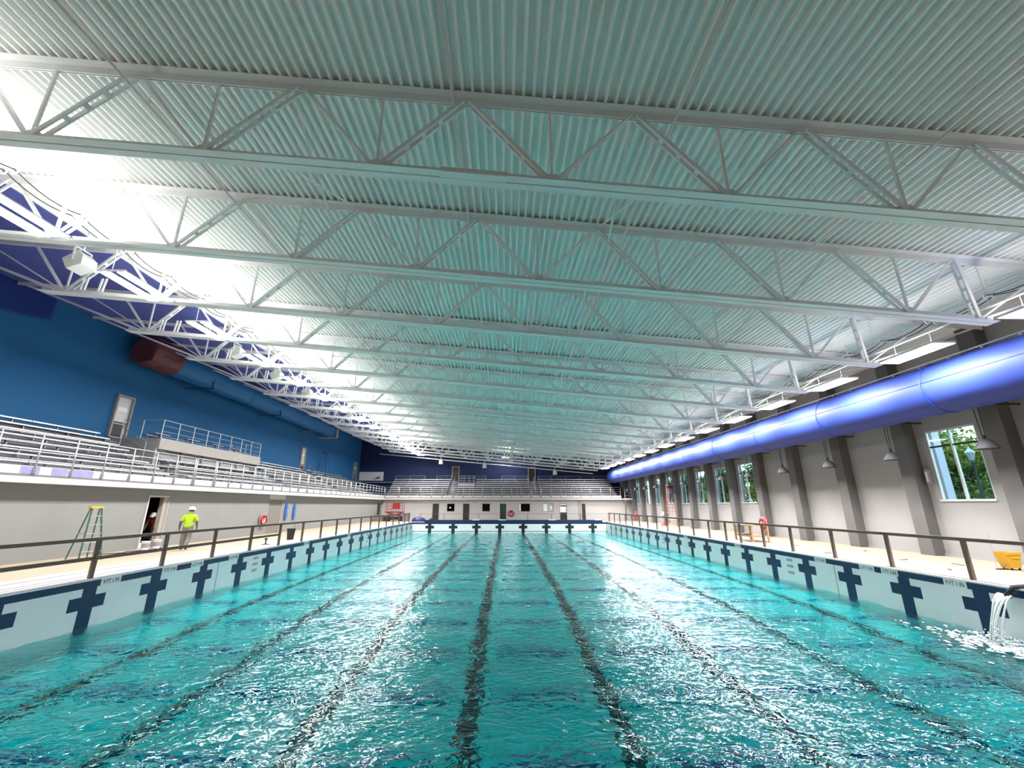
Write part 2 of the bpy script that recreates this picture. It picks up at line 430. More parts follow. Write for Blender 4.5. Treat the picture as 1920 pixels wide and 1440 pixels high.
# navy bands under the coping, and crosses
MB().box(PXL-0.01, PXL+E, PY0, PY1, -0.20, -0.035).build('tile_band', M['navy_tile'], wpl)
MB().box(PXR-E, PXR+0.01, PY0, PY1, -0.20, -0.035).build('tile_band', M['navy_tile'], wpr)
MB().box(PXL, PXR, PY1-E, PY1+0.01, -0.22, -0.012).build('tile_band', M['navy_tile'], wpf)
MB().box(PXL, PXR, PY1-E, PY1+0.01, -1.06, -1.0).build('waterline_band', M['black_tile'], wpf)
def cross_mesh(axis, s):
    mb = MB(); P = [(-0.19,-0.2),(-0.19,-0.40),(-0.50,-0.40),(-0.50,-0.71),(-0.19,-0.71),(-0.19,-1.9),
                    (0.19,-1.9),(0.19,-0.71),(0.50,-0.71),(0.50,-0.40),(0.19,-0.40),(0.19,-0.2)]
    if axis == 'y': mb.prism([(0, a, z) for a, z in P], (s*2*E, 0, 0))
    else: mb.prism([(a, 0, z) for a, z in P], (0, s*2*E, 0))
    # concave n-gon: triangulate
    me = mb.mesh('wall_cross'); bm = bmesh.new(); bm.from_mesh(me)
    bmesh.ops.triangulate(bm, faces=[f for f in bm.faces if len(f.verts) > 4]); bm.to_mesh(me); bm.free()
    return me
cL = cross_mesh('y', 1); cL.materials.append(M['navy_tile'])
cR = cross_mesh('y', -1); cR.materials.append(M['navy_tile'])
cF = cross_mesh('x', -1); cF.materials.append(M['black_tile'])
for k in range(-3, 19):
    y = 12.25 + 2.17*k
    if 3 < y < 51.4: link('cross', cL, wpl, (PXL - E, y, 0))
    y = 11.43 + 2.14*k
    if 3 < y < 51.4: link('cross', cR, wpr, (PXR + E, y, 0))
LX = [-8.85 + 2.735*i for i in range(8)]
for x in LX: link('cross', cF, wpf, (x, PY1 + E, 0))

# depth markers
def text_mesh(body, size, mat, ext=0.002):
    cu = bpy.data.curves.new('lettering', 'FONT'); cu.body = body; cu.size = size
    cu.align_x = 'CENTER'; cu.align_y = 'CENTER'; cu.extrude = ext; cu.resolution_u = 2
    t = bpy.data.objects.new('lettering', cu); COL.objects.link(t)
    bpy.context.view_layer.update()
    me = bpy.data.meshes.new_from_object(t.evaluated_get(bpy.context.evaluated_depsgraph_get()))
    bpy.data.objects.remove(t); me.materials.clear(); me.materials.append(mat)
    return me
def depth_marker(side, y, body, w=0.62):
    x = PXL if side < 0 else PXR; wl = wpl if side < 0 else wpr
    p = MB().box(min(x - side*0.012, x), max(x - side*0.012, x), y - w/2, y + w/2, -0.205, -0.035).build('depth_marker', M['white_tile'], wl)
    t = link('lettering', text_mesh(body, 0.155, M['ink']), p, (x - side*0.0135, y, -0.125))
    t.rotation_euler = (math.pi/2, 0, math.pi/2) if side < 0 else (math.pi/2, 0, -math.pi/2)
    t.scale = (0.80, 1, 1)
for y, b in ((12.82, '9 FT 1 IN'), (14.92, '7 FT 3 IN'), (16.2, '6 FT 9 IN'), (18.28, '6 FT 8 IN'), (24.7, '6 FT 8 IN'), (31.2, '6 FT 8 IN'), (39.6, '6 FT 8 IN')):
    depth_marker(-1, y, b)
for y, b in ((12.02, '9 FT 1 IN'), (14.0, '7 FT 3 IN'), (14.86, '6 FT 9 IN'), (17.0, '6 FT 8 IN'), (22.9, '6 FT 8 IN'), (29.4, '6 FT 8 IN'), (37.8, '6 FT 8 IN')):
    depth_marker(1, y, b, 0.6)
# recessed toe steps
for y in (19.9, 35.4):
    for z in (-0.33, -0.57, -0.82):
        MB().box(PXL-0.02, PXL+0.008, y-0.19, y+0.19, z-0.05, z+0.05).build('toe_step', M['step_tile'], wpl)
for y in (18.87, 33.6):
    for z in (-0.33, -0.57, -0.82):
        MB().box(PXR-0.008, PXR+0.02, y-0.19, y+0.19, z-0.05, z+0.05).build('toe_step', M['step_tile'], wpr)
# vertical joints in the plaster
for x, w, yy in ((PXL, wpl, 17.4), (PXR, wpr, 16.35)):
    MB().box(x-0.005, x+0.005, yy-0.02, yy+0.02, -2.2, -0.2).build('joint', M['step_tile'], w)

# lane lines and cross-course dashes on the bottom
def floor_strip(x0, x1, y0, y1, name, m):
    yy = sorted(set([y0, y1] + [y for y in ys if y0 < y < y1])); mb = MB()
    for a, b in zip(yy, yy[1:]):
        za, zc = pool_floor(a) + 0.008, pool_floor(b) + 0.008
        mb.add([(x0,a,za),(x1,a,za),(x1,b,zc),(x0,b,zc),(x0,a,za-0.02),(x1,a,za-0.02),(x1,b,zc-0.02),(x0,b,zc-0.02)],
               [(0,1,2,3),(7,6,5,4),(0,4,5,1),(1,5,6,2),(2,6,7,3),(3,7,4,0)])
    mb.build(name, m, pf)
for x in LX: floor_strip(x-0.16, x+0.16, PY0+1.2, PY1-0.8, 'lane_line', M['black_tile'])
for x in (PXL+0.62, ): pass
gaps = [(LX[i]+0.45, LX[i+1]-0.45) for i in range(7)] + [(PXL+0.25, LX[0]-0.45), (LX[7]+0.45, PXR-0.25)]
k = 0
y = 7.75
while y < 49:
    for g in gaps: floor_strip(g[0], g[1], y-0.15, y+0.15, 'cross_course_dash', M['blue_tile'])
    y += 2.15

# raised navy lip at the far end, with white pads
MB().box(PXL+1.4, PXR-0.5, PY1-0.02, PY1+0.42, -0.012, 0.24).build('raised_lip', M['navy_tile'], wpf)
for x in (-3.45, -0.35, 5.55, 11.0):
    MB().box(x-0.42, x+0.42, PY1-0.03, PY1+0.3, 0.2, 0.30).build('white_pad', M['white_tile'], wpf)

# ------------------------------------------------------------------ water
def make_water():
    xs = np.linspace(PXL-0.08, PXR+0.08, 290)
    yl = [PY0-0.08]
    while yl[-1] < PY1 + 0.08:
        y = yl[-1]; yl.append(y + 0.075*max(1.0, y/7.0))
    yl[-1] = PY1 + 0.08
    yv = np.array(yl); X, Y = np.meshgrid(xs, yv)
    Z = np.zeros_like(X)
    for i in range(46):
        lam = 0.34*(1.09**i) if i < 22 else rng.uniform(0.4, 1.9)
        th = rng.normal(1.25, 0.75) + (math.pi if rng.random() < 0.4 else 0)
        kx, ky = 2*math.pi/lam*math.cos(th), 2*math.pi/lam*math.sin(th)
        Z += 0.0018*lam**0.85*np.sin(kx*X + ky*Y + rng.uniform(0, 6.28))
    n, m = Y.shape
    top = np.stack([X, Y, Z + WZ], -1).reshape(-1, 3)
    idx = np.arange(n*m).reshape(n, m)
    F = np.stack([idx[:-1,:-1], idx[:-1,1:], idx[1:,1:], idx[1:,:-1]], -1).reshape(-1, 4).tolist()
    verts = top.tolist()
    ring = list(idx[0, :]) + list(idx[1:, -1]) + list(idx[-1, -2::-1]) + list(idx[-2:0:-1, 0])
    base = len(verts)
    for r in ring:
        p = verts[r]; verts.append([p[0], p[1], -3.15])
    R = len(ring)
    for i in range(R):
        F.append([int(ring[i]), base + i, base + (i+1) % R, int(ring[(i+1) % R])])
    F.append([base + i for i in range(R)][::-1])
    me = bpy.data.meshes.new('pool_water'); me.from_pydata(verts, [], F); me.update()
    bm = bmesh.new(); bm.from_mesh(me); bmesh.ops.recalc_face_normals(bm, faces=bm.faces)
    bm.to_mesh(me); bm.free()
    sm = [True]*((n-1)*(m-1)) + [False]*(len(me.polygons) - (n-1)*(m-1))
    me.polygons.foreach_set('use_smooth', sm); me.materials.append(M['water'])
    o = link('pool_water', me)
    tag(o, 'rippled turquoise water filling the long pool', 'water', kind='stuff')
make_water()

# ------------------------------------------------------------------ hall walls
# wall under the left stands: open doorway and boarded doorway
holesL = [(20.30, 21.42, 0.0, 2.24), (30.6, 32.55, 0.0, 2.26)]
wl = wall_struct('wall_left_lower', wall_grid(LWX-0.2, LWX, 'y', YB, FWY+0.2, 0, 2.64, holesL), M['grey_wall'], 'grey wall under the left bleachers')
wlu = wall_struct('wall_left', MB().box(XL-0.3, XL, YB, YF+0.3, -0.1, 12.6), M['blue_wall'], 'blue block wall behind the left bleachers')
MB().box(XL-0.3, XR+0.4, YB-0.3, YB, -0.3, 12.6).build('wall_back', M['grey_wall']) ['kind'] = 'structure'
bpy.data.objects['wall_back']['label'] = 'grey wall behind the camera'
farh = [(-9.70,-8.78,0,2.14),(-5.66,-4.74,0,2.14),(-0.75,0.14,0,2.14),(10.17,10.72,0,2.14),(7.24,8.24,0,2.14),
        (-7.79,-6.73,1.10,2.14),(-3.10,-2.03,1.10,2.14),(1.81,3.31,1.08,2.14),(5.0,6.45,1.08,2.14)]
wf = wall_struct('wall_far_lower', wall_grid(FWY, FWY+0.2, 'x', LWX, XR, 0, 2.64, farh), M['far_wall'], 'white block wall with doors under the far bleachers')
wfu = wall_struct('wall_far', MB().box(XL, XR+0.3, YF, YF+0.3, -0.1, 12.6), M['navy_wall'], 'navy block wall behind the far bleachers')
# dim rooms behind the openings
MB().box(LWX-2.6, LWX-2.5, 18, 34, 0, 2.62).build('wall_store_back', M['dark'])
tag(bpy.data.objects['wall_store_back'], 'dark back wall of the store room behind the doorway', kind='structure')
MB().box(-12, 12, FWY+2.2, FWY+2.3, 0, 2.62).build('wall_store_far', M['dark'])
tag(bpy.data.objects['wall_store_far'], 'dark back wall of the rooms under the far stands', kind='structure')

# right wall with windows
WC = [15.85] + [30.25 + 3.57*k for k in range(8)]
WW, WZ0, WZ1 = 1.92, 2.07, 4.76
wr = wall_struct('wall_right', wall_grid(XR, XR+0.3, 'y', YB, YF+0.3, -0.3, 12.6, [(c-WW/2, c+WW/2, WZ0, WZ1) for c in WC]), M['right_wall'], 'pale grey right wall with tall windows')
for i in range(17):
    y = 3.22 + 3.57*i
    MB().box(XR-0.44, XR+0.01, y-0.29, y+0.29, 0, zr(XR-0.4)-0.02).build('pilaster', M['pilaster'], wr)
MB().box(XR-0.05, XR+0.01, YB, FWY, 0, 0.1).build('baseboard_right', M['right_wall'])['kind'] = 'structure'
for i, c in enumerate(WC):
    nm = 'window_%d' % (i+1)
    w = empty(nm, (XR+0.1, c, WZ0)); tag(w, 'tall window %s in the right wall' % ('beside the near pilaster' if i == 0 else ORD[i-1] + ' of the far row'), kind='structure')
    a, b = c-WW/2, c+WW/2; xf0, xf1 = XR+0.03, XR+0.11
    MB().box(xf0-0.08, xf1, a-0.03, b+0.03, WZ0-0.05, WZ0+0.03).build('window_sill', M['frame'], w)
    MB().box(xf0, xf1, a, b, WZ1-0.06, WZ1).build('head_frame', M['frame'], w)
    for yy in (a, b-0.06): MB().box(xf0, xf1, yy, yy+0.06, WZ0+0.03, WZ1-0.06).build('side_frame', M['frame'], w)
    ym = c + 0.03
    MB().box(xf0, xf1, ym-0.035, ym+0.035, WZ0+0.03, WZ1-0.06).build('mullion', M['frame'], w)
    zt = 4.12
    for p, q in ((a+0.06, ym-0.035), (ym+0.035, b-0.06)):
        MB().box(xf0, xf1, p, q, zt-0.03, zt+0.03).build('transom', M['pendant'], w)
        for r, s in ((WZ0+0.03, zt-0.03), (zt+0.03, WZ1-0.06)):
            MB().box(XR+0.065, XR+0.075, p, q, r, s).build('pane', M['glass'], w)

# grey wall box beside the near window and a small round sensor
def wallbox(y, z, label):
    t = thing('wall_speaker', (XR-0.1, y, z), label, 'speaker')
    mb = MB(); mb.prism([(XR, y-0.09, z-0.3), (XR, y+0.09, z-0.3), (XR-0.13, y+0.07, z-0.26), (XR-0.13, y-0.07, z-0.26)], (0, 0, 0.56))
    mb.build('body', M['right_wall'], t)
    MB().box(XR-0.14, XR-0.128, y-0.05, y+0.05, z-0.2, z+0.2).build('grille', M['fixture'], t)
wallbox(17.02, 2.98, 'slim white wall speaker beside the near window')

# ------------------------------------------------------------------ roof
rf = empty('ceiling', (-2, 29, 9.8)); tag(rf, 'ribbed white metal roof deck sloping down to the right', kind='structure')
PW = 0.8
def panel_mesh():
    L0, L1 = YB, YF + 0.1; prof = []
    for k in range(4):
        x = 0.2*k; prof += [(x, 0.0), (x+0.048, 0.0), (x+0.066, 0.10), (x+0.182, 0.10)]
    prof.append((0.8, 0.0))
    vs = []; 
    for x, h in prof:
        for y in (L0, L1): vs.append((x, y, h - 0.09*x))
    fs = [(2*i, 2*i+2, 2*i+3, 2*i+1) for i in range(len(prof)-1)]
    me = bpy.data.meshes.new('deck_panel'); me.from_pydata(vs, [], fs); me.update(); me.materials.append(M['roof'])
    return me
pm = panel_mesh()
n_pan = int(math.ceil((XR + 0.3 - XL + 0.3)/PW))
for i in range(n_pan):
    x = XL - 0.3 + PW*i
    link('deck_panel', pm, rf, (x, 0, zr(x)))
xa, xb = XL-0.1, -14.7
MB().add([(xa,YB,zr(xa)-0.03),(xb,YB,zr(xb)-0.03),(xb,YF+0.05,zr(xb)-0.03),(xa,YF+0.05,zr(xa)-0.03),
          (xa,YB,zr(xa)-0.004),(xb,YB,zr(xb)-0.004),(xb,YF+0.05,zr(xb)-0.004),(xa,YF+0.05,zr(xa)-0.004)],
         [(0,3,2,1),(4,5,6,7),(0,1,5,4),(1,2,6,5),(2,3,7,6),(3,0,4,7)]).build('blue_soffit', M['soffit'], rf)
x0, x1 = XL-0.6, XR+0.8
MB().add([(x0,YB-0.4,zr(x0)+0.12),(x1,YB-0.4,zr(x1)+0.12),(x1,YF+0.6,zr(x1)+0.12),(x0,YF+0.6,zr(x0)+0.12),
          (x0,YB-0.4,zr(x0)+0.4),(x1,YB-0.4,zr(x1)+0.4),(x1,YF+0.6,zr(x1)+0.4),(x0,YF+0.6,zr(x0)+0.4)],
         [(0,3,2,1),(4,5,6,7),(0,1,5,4),(1,2,6,5),(2,3,7,6),(3,0,4,7)]).build('roof_cover', M['rooftop'], rf)

# ------------------------------------------------------------------ trusses
BL, BR = -16.5, 12.95                      # bottom chord ends
TOPN = [-0.82 + 3.3*k for k in range(-5, 5)]
BOTN = [-15.65, -12.35, -9.05, -5.75, -2.45, 0.85, 4.15, 7.45, 10.75, 12.55]
def ct(x): return zr(x) - 0.09
def cb(x): return zb(x) + 0.09
def make_truss(y):
    root = thing('roof_truss', (-2, y, zb(-2)), 'x', 'truss', 'white roof trusses')
    def chord(x0, x1, zf, up, name):
        mb = MB()
        for s in (-1, 1):
            # angle: horizontal flange + vertical leg
            zo = 0.085 if up else -0.085
            mb.bar((x0, y+s*0.092, zf(x0)+zo), (x1, y+s*0.092, zf(x1)+zo), 0.155, 0.016)
            mb.bar((x0, y+s*0.022, zf(x0)), (x1, y+s*0.022, zf(x1)), 0.016, 0.178)
        return mb.build(name, M['steel'], root)
    chord(XL+0.05, XR-0.05, ct, True, 'top_chord')
    bc = chord(BL, BR, cb, False, 'bottom_chord')
    # splice plates in mid span
    mb = MB()
    for s in (-1, 1): mb.bar((-1.25, y+s*0.085, cb(-1.25)-0.098), (0.0, y+s*0.085, cb(0)-0.098), 0.16, 0.014)
    for s in (-1, 1): mb.bar((-1.25, y+s*0.04, cb(-1.25)+0.01), (0.0, y+s*0.04, cb(0)+0.01), 0.014, 0.2)
    mb.build('splice_plate', M['steel'], bc)
    def dia(a, b, w=0.075, gap=0.085, name='diagonal'):
        mb = MB(); a = Vector(a); b = Vector(b)
        for s in (-1, 1):
            o = Vector((0, s*gap/2 + s*0.018, 0)); mb.bar(a+o, b+o, 0.036, w)
        for t in (0.3, 0.5, 0.7):
            p = a.lerp(b, t); d = (b-a).normalized()*0.05
            mb.bar(p-d, p+d, gap, w*0.7)
        mb.build(name, M['steel'], root)
    for i, x in enumerate(BOTN[:-1]):
        tl = x - 1.65; tr = x + 1.65
        dia((x-0.07, y, cb(x)+0.02), (tl+0.07, y, ct(tl)-0.03), w=0.05 if x < 0 else 0.085, gap=0.05 if x < 0 else 0.10)
        if i < len(BOTN) - 2: dia((x+0.07, y, cb(x)+0.02), (tr-0.07, y, ct(tr)-0.03), w=0.085 if x < 0 else 0.05, gap=0.10 if x < 0 else 0.05)
        mb = MB(); mb.bar((x, y, cb(x)+0.02), (x, y, ct(x)-0.03), 0.05, 0.05, side=(0,1,0)); mb.build('vertical', M['steel'], root)
    # right end
    dia((10.82, y, cb(10.75)+0.02), (12.3, y, ct(12.3)-0.03), w=0.05, gap=0.04)
    dia((12.55, y, cb(12.55)+0.02), (12.42, y, ct(12.4)-0.03), w=0.09, gap=0.10)
    dia((12.65, y, cb(12.6)+0.02), (15.0, y, ct(15.0)-0.03), w=0.04, gap=0.03)
    dia((12.75, y, cb(12.6)+0.02), (XR-0.3, y, ct(XR-0.3)-0.03), w=0.06, gap=0.05, name='end_diagonal')
    # left end
    dia((-15.75, y, cb(-15.7)+0.02), (-19.2, y, ct(-19.2)-0.03), w=0.04, gap=0.03)
    dia((-16.0, y, cb(-16)+0.02), (XL+0.3, y, ct(XL+0.3)-0.03), w=0.08, gap=0.12, name='end_diagonal')
    for xx in (-15.1, -14.45):
        mb = MB()
        for s in (-1, 1): mb.bar((xx+s*0.07, y, cb(xx)+0.02), (xx+0.05+s*0.07, y, cb(xx)+0.62), 0.05, 0.05)
        mb.build('hanger_bracket', M['steel'], root)
    # gusset plates at the nodes
    for x in BOTN[:-1]:
        mb = MB(); mb.prism([(x-0.2,y-0.012,cb(x)+0.05),(x+0.2,y-0.012,cb(x)+0.05),(x+0.1,y-0.012,cb(x)+0.18),(x-0.1,y-0.012,cb(x)+0.18)], (0,0.024,0)); mb.build('gusset', M['steel'], root)
    return root
tr0 = make_truss(TY[0])
for i, y in enumerate(TY):
    t = tr0 if i == 0 else copy_tree(tr0)
    t.location = (-2, y, zb(-2))
    t['label'] = 'white steel roof truss, %s counted from the camera end' % ORD[i]

# thin cross bracing between trusses
def brace(x, i):
    y0, y1 = TY[i]+0.1, TY[i+1]-0.1
    t = thing('cross_brace', (x, (y0+y1)/2, zb(x)), 'thin white cross brace %s of centre between %s and next truss' % ('right' if x > 0 else 'left', ORD[i]), 'brace', 'cross braces between trusses')
    for a, b in (((x, y0, ct(x)), (x, y1, cb(x))), ((x+0.06, y0, cb(x)), (x+0.06, y1, ct(x)))):
        MB().bar(a, b, 0.045, 0.012, side=(1, 0, 0)).build('rod', M['steel'], t)
for i in range(len(TY)-1):
    brace(2.5, i); brace(-4.35, i)
# pipes along the hall, just under the roof deck
def pipe(x, dz, r, label, y0=0.5, y1=62.0):
    t = thing('sprinkler_pipe', (x, (y0+y1)/2, zr(x)-dz), label, 'pipe', 'pipes under the roof')
    MB().tube((x, y0, zr(x)-dz), (x, y1, zr(x)-dz), r, 8).build('pipe_run', M['steel'], t, smooth=True)
    for y in TY[::1]:
        MB().tube((x, y+1.6, zr(x)-dz-0.07), (x, y+1.6, zr(x)-dz), 0.022, 6).build('sprinkler_head', M['steel'], t)
        MB().tube((x, y+0.5, zr(x)-dz), (x, y+0.5, zr(x)+0.02), 0.008, 6).build('hanger_rod', M['steel'], t)
pipe(-1.05, 0.28, 0.03, 'thin white pipe under the roof along the middle of the hall')
pipe(3.25, 0.28, 0.03, 'thin white pipe under the roof right of the middle')
pipe(8.3, 0.26, 0.026, 'thin white pipe under the roof nearest the right lamps')
pipe(-7.6, 0.28, 0.03, 'thin white pipe under the roof nearest the left lamps')

# ------------------------------------------------------------------ lamps
def lamp_fixture(side):
    if side > 0: x, z, lab, grp = 13.0, 6.5, '', 'lamps along the blue duct'
    else: x, z, lab, grp = -11.8, 8.62, '', 'lamps along the left truss ends'
    t = thing('linear_lamp', (x, 0, z), 'x', 'lamp', grp)
    L = 0.95
    def plate(x0, x1, zz, nm, m):
        hw, hl = (x1 - x0)/2, L - 0.03
        me = bpy.data.meshes.new(nm)
        me.from_pydata([(-hw, -hl, 0), (hw, -hl, 0), (hw, hl, 0), (-hw, hl, 0)], [], [(0, 1, 2, 3) if zz > z else (3, 2, 1, 0)])
        me.update(); me.materials.append(m)
        link(nm, me, t, ((x0 + x1)/2, 0, zz))
    if side > 0:
        MB().box(x-0.36, x+0.36, -L, L, z, z+0.06).build('housing', M['fixture'], t)
        plate(x-0.33, x+0.33, z-0.004, 'diffuser', M['lamp'])
        plate(x-0.05, x+0.05, z+0.064, 'added_upper_glow', M['lamp_up_added'])  # added glowing plate, throws extra light on the ceiling
        for yy in (-0.6, 0.6):
            MB().tube((x, yy, z+0.06), (x, yy, z+0.5), 0.012, 6).build('stem', M['steel'], t)
    else:
        for s in (-1, 1):
            MB().box(x+s*0.26-0.15, x+s*0.26+0.15, -L, L, z-0.02, z+0.02).build('housing', M['fixture'], t)
            plate(x+s*0.26-0.145, x+s*0.26+0.145, z-0.024, 'diffuser', M['lamp'])
            plate(x+s*0.26-0.05, x+s*0.26+0.05, z+0.024, 'upper_diffuser', M['lamp_up'])
        for yy in (-L-0.02, L+0.02):
            MB().box(x-0.42, x+0.42, yy-0.02, yy+0.02, z-0.02, z+0.03).build('end_bar', M['fixture'], t)
            MB().tube((x, yy, z+0.03), (x, yy*1.05, zr(x)), 0.01, 6).build('hanger_rod', M['steel'], t)
    return t
bays = [TY[0]-1.5] + [y + 2.0 for y in TY[:-1]]
for side in (-1, 1):
    p = lamp_fixture(side)
    for i, y in enumerate(bays):
        if side > 0 and i > 14: continue
        t = p if i == 0 else copy_tree(p)
        t.location.y = y + (0.2 if side < 0 else 0.3)
        t['label'] = ('lit linear lamp beside the blue duct, %s from the camera end' if side > 0 else 'lit twin-tube lamp among the left truss ends, %s from the camera end') % ORD[i]
# conduit carrying the right lamps
t = thing('lamp_conduit', (13.0, 30, 7.0), 'long white conduit from which the right lamps hang', 'conduit')
MB().tube((13.0, 0.5, 7.0), (13.0, 59, 7.0), 0.03, 8).build('conduit_run', M['steel'], t, smooth=True)
for y in TY: MB().tube((13.0, y, 7.0), (13.0, y, zr(13.0)), 0.01, 6).build('hanger_rod', M['steel'], t)
# far end: one lit fixture and unlit ones, small floodlights
def far_fixture(x, z, lit, lab):
    t = thing('end_wall_lamp', (x, 61.0, z), lab, 'lamp')
    MB().box(x-0.72, x+0.72, 60.85, 61.15, z+0.05, z+0.13).build('housing', M['fixture'], t)
    MB().box(x-0.68, x+0.68, 60.88, 61.12, z-0.1, z+0.05).build('diffuser', M['lamp'] if lit else M['fixture'], t)
    for s in (-0.5, 0.5): MB().tube((x+s, 61, z+0.13), (x+s, 61, zr(x)), 0.012, 6).build('hanger_rod', M['steel'], t)
far_fixture(0.2, 8.60, True, 'lit lamp hanging in the middle of the far end')
far_fixture(-8.0, 9.25, False, 'unlit white lamp on the left of the far end')
far_fixture(8.6, 7.75, False, 'unlit white lamp on the right of the far end')
# far cross pipe with loudspeakers
t = thing('far_cross_pipe', (-2, 60.9, 9.0), 'sloping white pipe across the far end below the last truss', 'pipe')
MB().tube((-18, 60.6, zb(-18)-0.35), (12.4, 60.6, zb(12.4)-0.35), 0.06, 8).build('pipe_run', M['steel'], t, smooth=True)
for x in (-16, -10, -4, 2, 8): MB().tube((x, 60.6, zb(x)-0.35), (x, 60.6, zr(x)), 0.012, 6).build('hanger_rod', M['steel'], t)
for x, lb in ((-9.2, 'left'), (-3.0, 'middle'), (7.0, 'right')):
    z = zb(x) - 0.62
    t = thing('end_wall_speaker', (x, 60.6, z), 'small white loudspeaker on the %s of the far pipe' % lb, 'speaker', 'loudspeakers at the far end')
    MB().prism([(x-0.28,60.4,z-0.35),(x+0.28,60.4,z-0.35),(x+0.2,60.4,z+0.3),(x-0.2,60.4,z+0.3)], (0,0.5,0)).build('cabinet', M['speaker'], t)
    MB().box(x-0.2, x+0.2, 60.385, 60.4, z-0.28, z+0.1).build('grille', M['fixture'], t)
    MB().box(x-0.04, x+0.04, 60.55, 60.65, z+0.3, z+0.6).build('bracket', M['steel'], t)

# ------------------------------------------------------------------ left loudspeakers, cable hooks
def speaker(y, lab):
    x, z = -14.4, 9.72
    t = thing('ceiling_speaker', (x, y, z), lab, 'speaker', 'white loudspeakers under the left roof edge')
    c = Vector((x, y, z)); R = Matrix.Rotation(math.radians(-38), 4, 'Y')
    mb = MB(); P = [(-0.30,-0.18),(0.18,-0.30),(0.35,-0.07),(0.30,0.22),(-0.25,0.25)]
    mb.prism([c + R @ Vector((a, -0.26, b)) for a, b in P], (0, 0.52, 0)); mb.build('cabinet', M['speaker'], t)
    mb = MB(); mb.prism([c + R @ Vector((a, -0.25, b)) for a, b in ((-0.29,-0.195),(0.17,-0.315),(0.17,-0.302),(-0.29,-0.182))], (0, 0.5, 0)); mb.build('grille', M['fixture'], t)
    mb = MB()
    for s in (-1, 1): mb.bar((x, y+s*0.28, z), (x, y+s*0.28, z+0.5), 0.02, 0.06)
    mb.box(x-0.03, x+0.03, y-0.29, y+0.29, z+0.48, z+0.51); mb.tube((x, y, z+0.5), (x, y, zr(x)), 0.02, 6); mb.build('yoke', M['steel'], t)
for i, (y, w) in enumerate(((12.7, 'nearest'), (21.3, 'second nearest'), (25.4, 'third nearest'), (29.6, 'fourth nearest'), (38.2, 'farthest'))):
    speaker(y, '%s white loudspeaker hanging by the left truss ends' % w)
def hook(side):
    x = 14.3 if side > 0 else -13.0
    z = zr(x) - 0.42
    t = thing('cable_hook', (x, 0, z), 'x', 'hook', 'white cable hooks under the roof')
    MB().tube((x, 0, z-0.1), (x, 0, zr(x)+0.02), 0.018, 6).build('drop_rod', M['steel'], t)
    MB().box(x-0.16, x+0.16, -0.03, 0.03, z-0.02, z+0.03).build('crossbar', M['steel'], t)
    for s in (-1, 1):
        MB().torus((x+s*0.14, 0, z-0.1), 0.085, 0.02, 'y', 10, 6, a0=math.pi*0.6, a1=2.25*math.pi).build('hook', M['steel'], t, smooth=True)
    return t
for side in (-1, 1):
    p = hook(side)
    ylist = [TY[0] + 0.9 + 1.785*i for i in range(24)]
    for i, y in enumerate(ylist):
        t = p if i == 0 else copy_tree(p); t.location.y = y
        t['label'] = 'white twin cable hook under the %s roof edge, %s from the camera end' % ('right' if side > 0 else 'left', ORD[i])
# black cables lying in the hooks on both sides
for side in (-1, 1):
    x = 14.3 if side > 0 else -13.0; z = zr(x) - 0.5
    for j, s in enumerate((-1, 1)):
        pts = []
        for k in range(0, 24*6):
            y = TY[0] + 0.9 + 1.785*k/6; f = (k % 6)/6
            pts.append((x + s*0.14, y, z - 0.16*(4*f*(1-f)) + (0.02 if j else 0)))
        o = MB().path(pts, 0.014, 5).build('black_cable', M['black'], smooth=True)
        tag(o, 'thin black cable draped through the %s hooks, %s strand' % ('right' if side > 0 else 'left', 'inner' if s*side < 0 else 'outer'), 'cable')

# ------------------------------------------------------------------ ducts
DX, DZ, DR = 14.9, 5.72, 0.85
t = thing('air_duct', (DX, 30, DZ), 'long bright blue fabric air duct along the right wall', 'duct')
N = 40
def ring_profile(y, r): return [(DX + r*math.cos(2*math.pi*i/N), y, DZ + r*math.sin(2*math.pi*i/N)) for i in range(N)]
rings = [-2.0 + 4.98*k + 0.55 for k in range(13)] 
bounds = [-3.0] + [y for y in rings if y > -2.5] + [59.2]
for a, b in zip(bounds, bounds[1:]):
    mb = MB(); yy = np.linspace(a, b, 7)
    vs = []
    for y in yy:
        f = (y-a)/(b-a); r = DR*(1 + 0.012*math.sin(math.pi*f)); vs += ring_profile(y, r)
    fs = [(k*N+i, k*N+(i+1) % N, (k+1)*N+(i+1) % N, (k+1)*N+i) for k in range(6) for i in range(N)]
    mb.add(vs, fs); mb.build('duct_section', M['duct'], t, smooth=True)
for y in rings:
    MB().torus((DX, y, DZ), DR+0.004, 0.022, 'y', 40, 6).build('seam_ring', M['duct_seam'], t, smooth=True)
mb = MB(); vs = []
for y, r in ((59.2, DR), (59.6, DR*0.93), (59.85, DR*0.7), (60.0, DR*0.3)): vs += ring_profile(y, r)
mb.add(vs, [(k*N+i, k*N+(i+1) % N, (k+1)*N+(i+1) % N, (k+1)*N+i) for k in range(3) for i in range(N)] + [tuple(range(3*N, 4*N))])
mb.build('end_cap', M['duct'], t, smooth=True)
# side seam (stitched line)
a = math.radians(172)
MB().tube((DX + (DR+0.008)*math.cos(a), -3, DZ + (DR+0.008)*math.sin(a)), (DX + (DR+0.008)*math.cos(a), 59, DZ + (DR+0.008)*math.sin(a)), 0.012, 5).build('side_seam', M['duct_seam'], t)
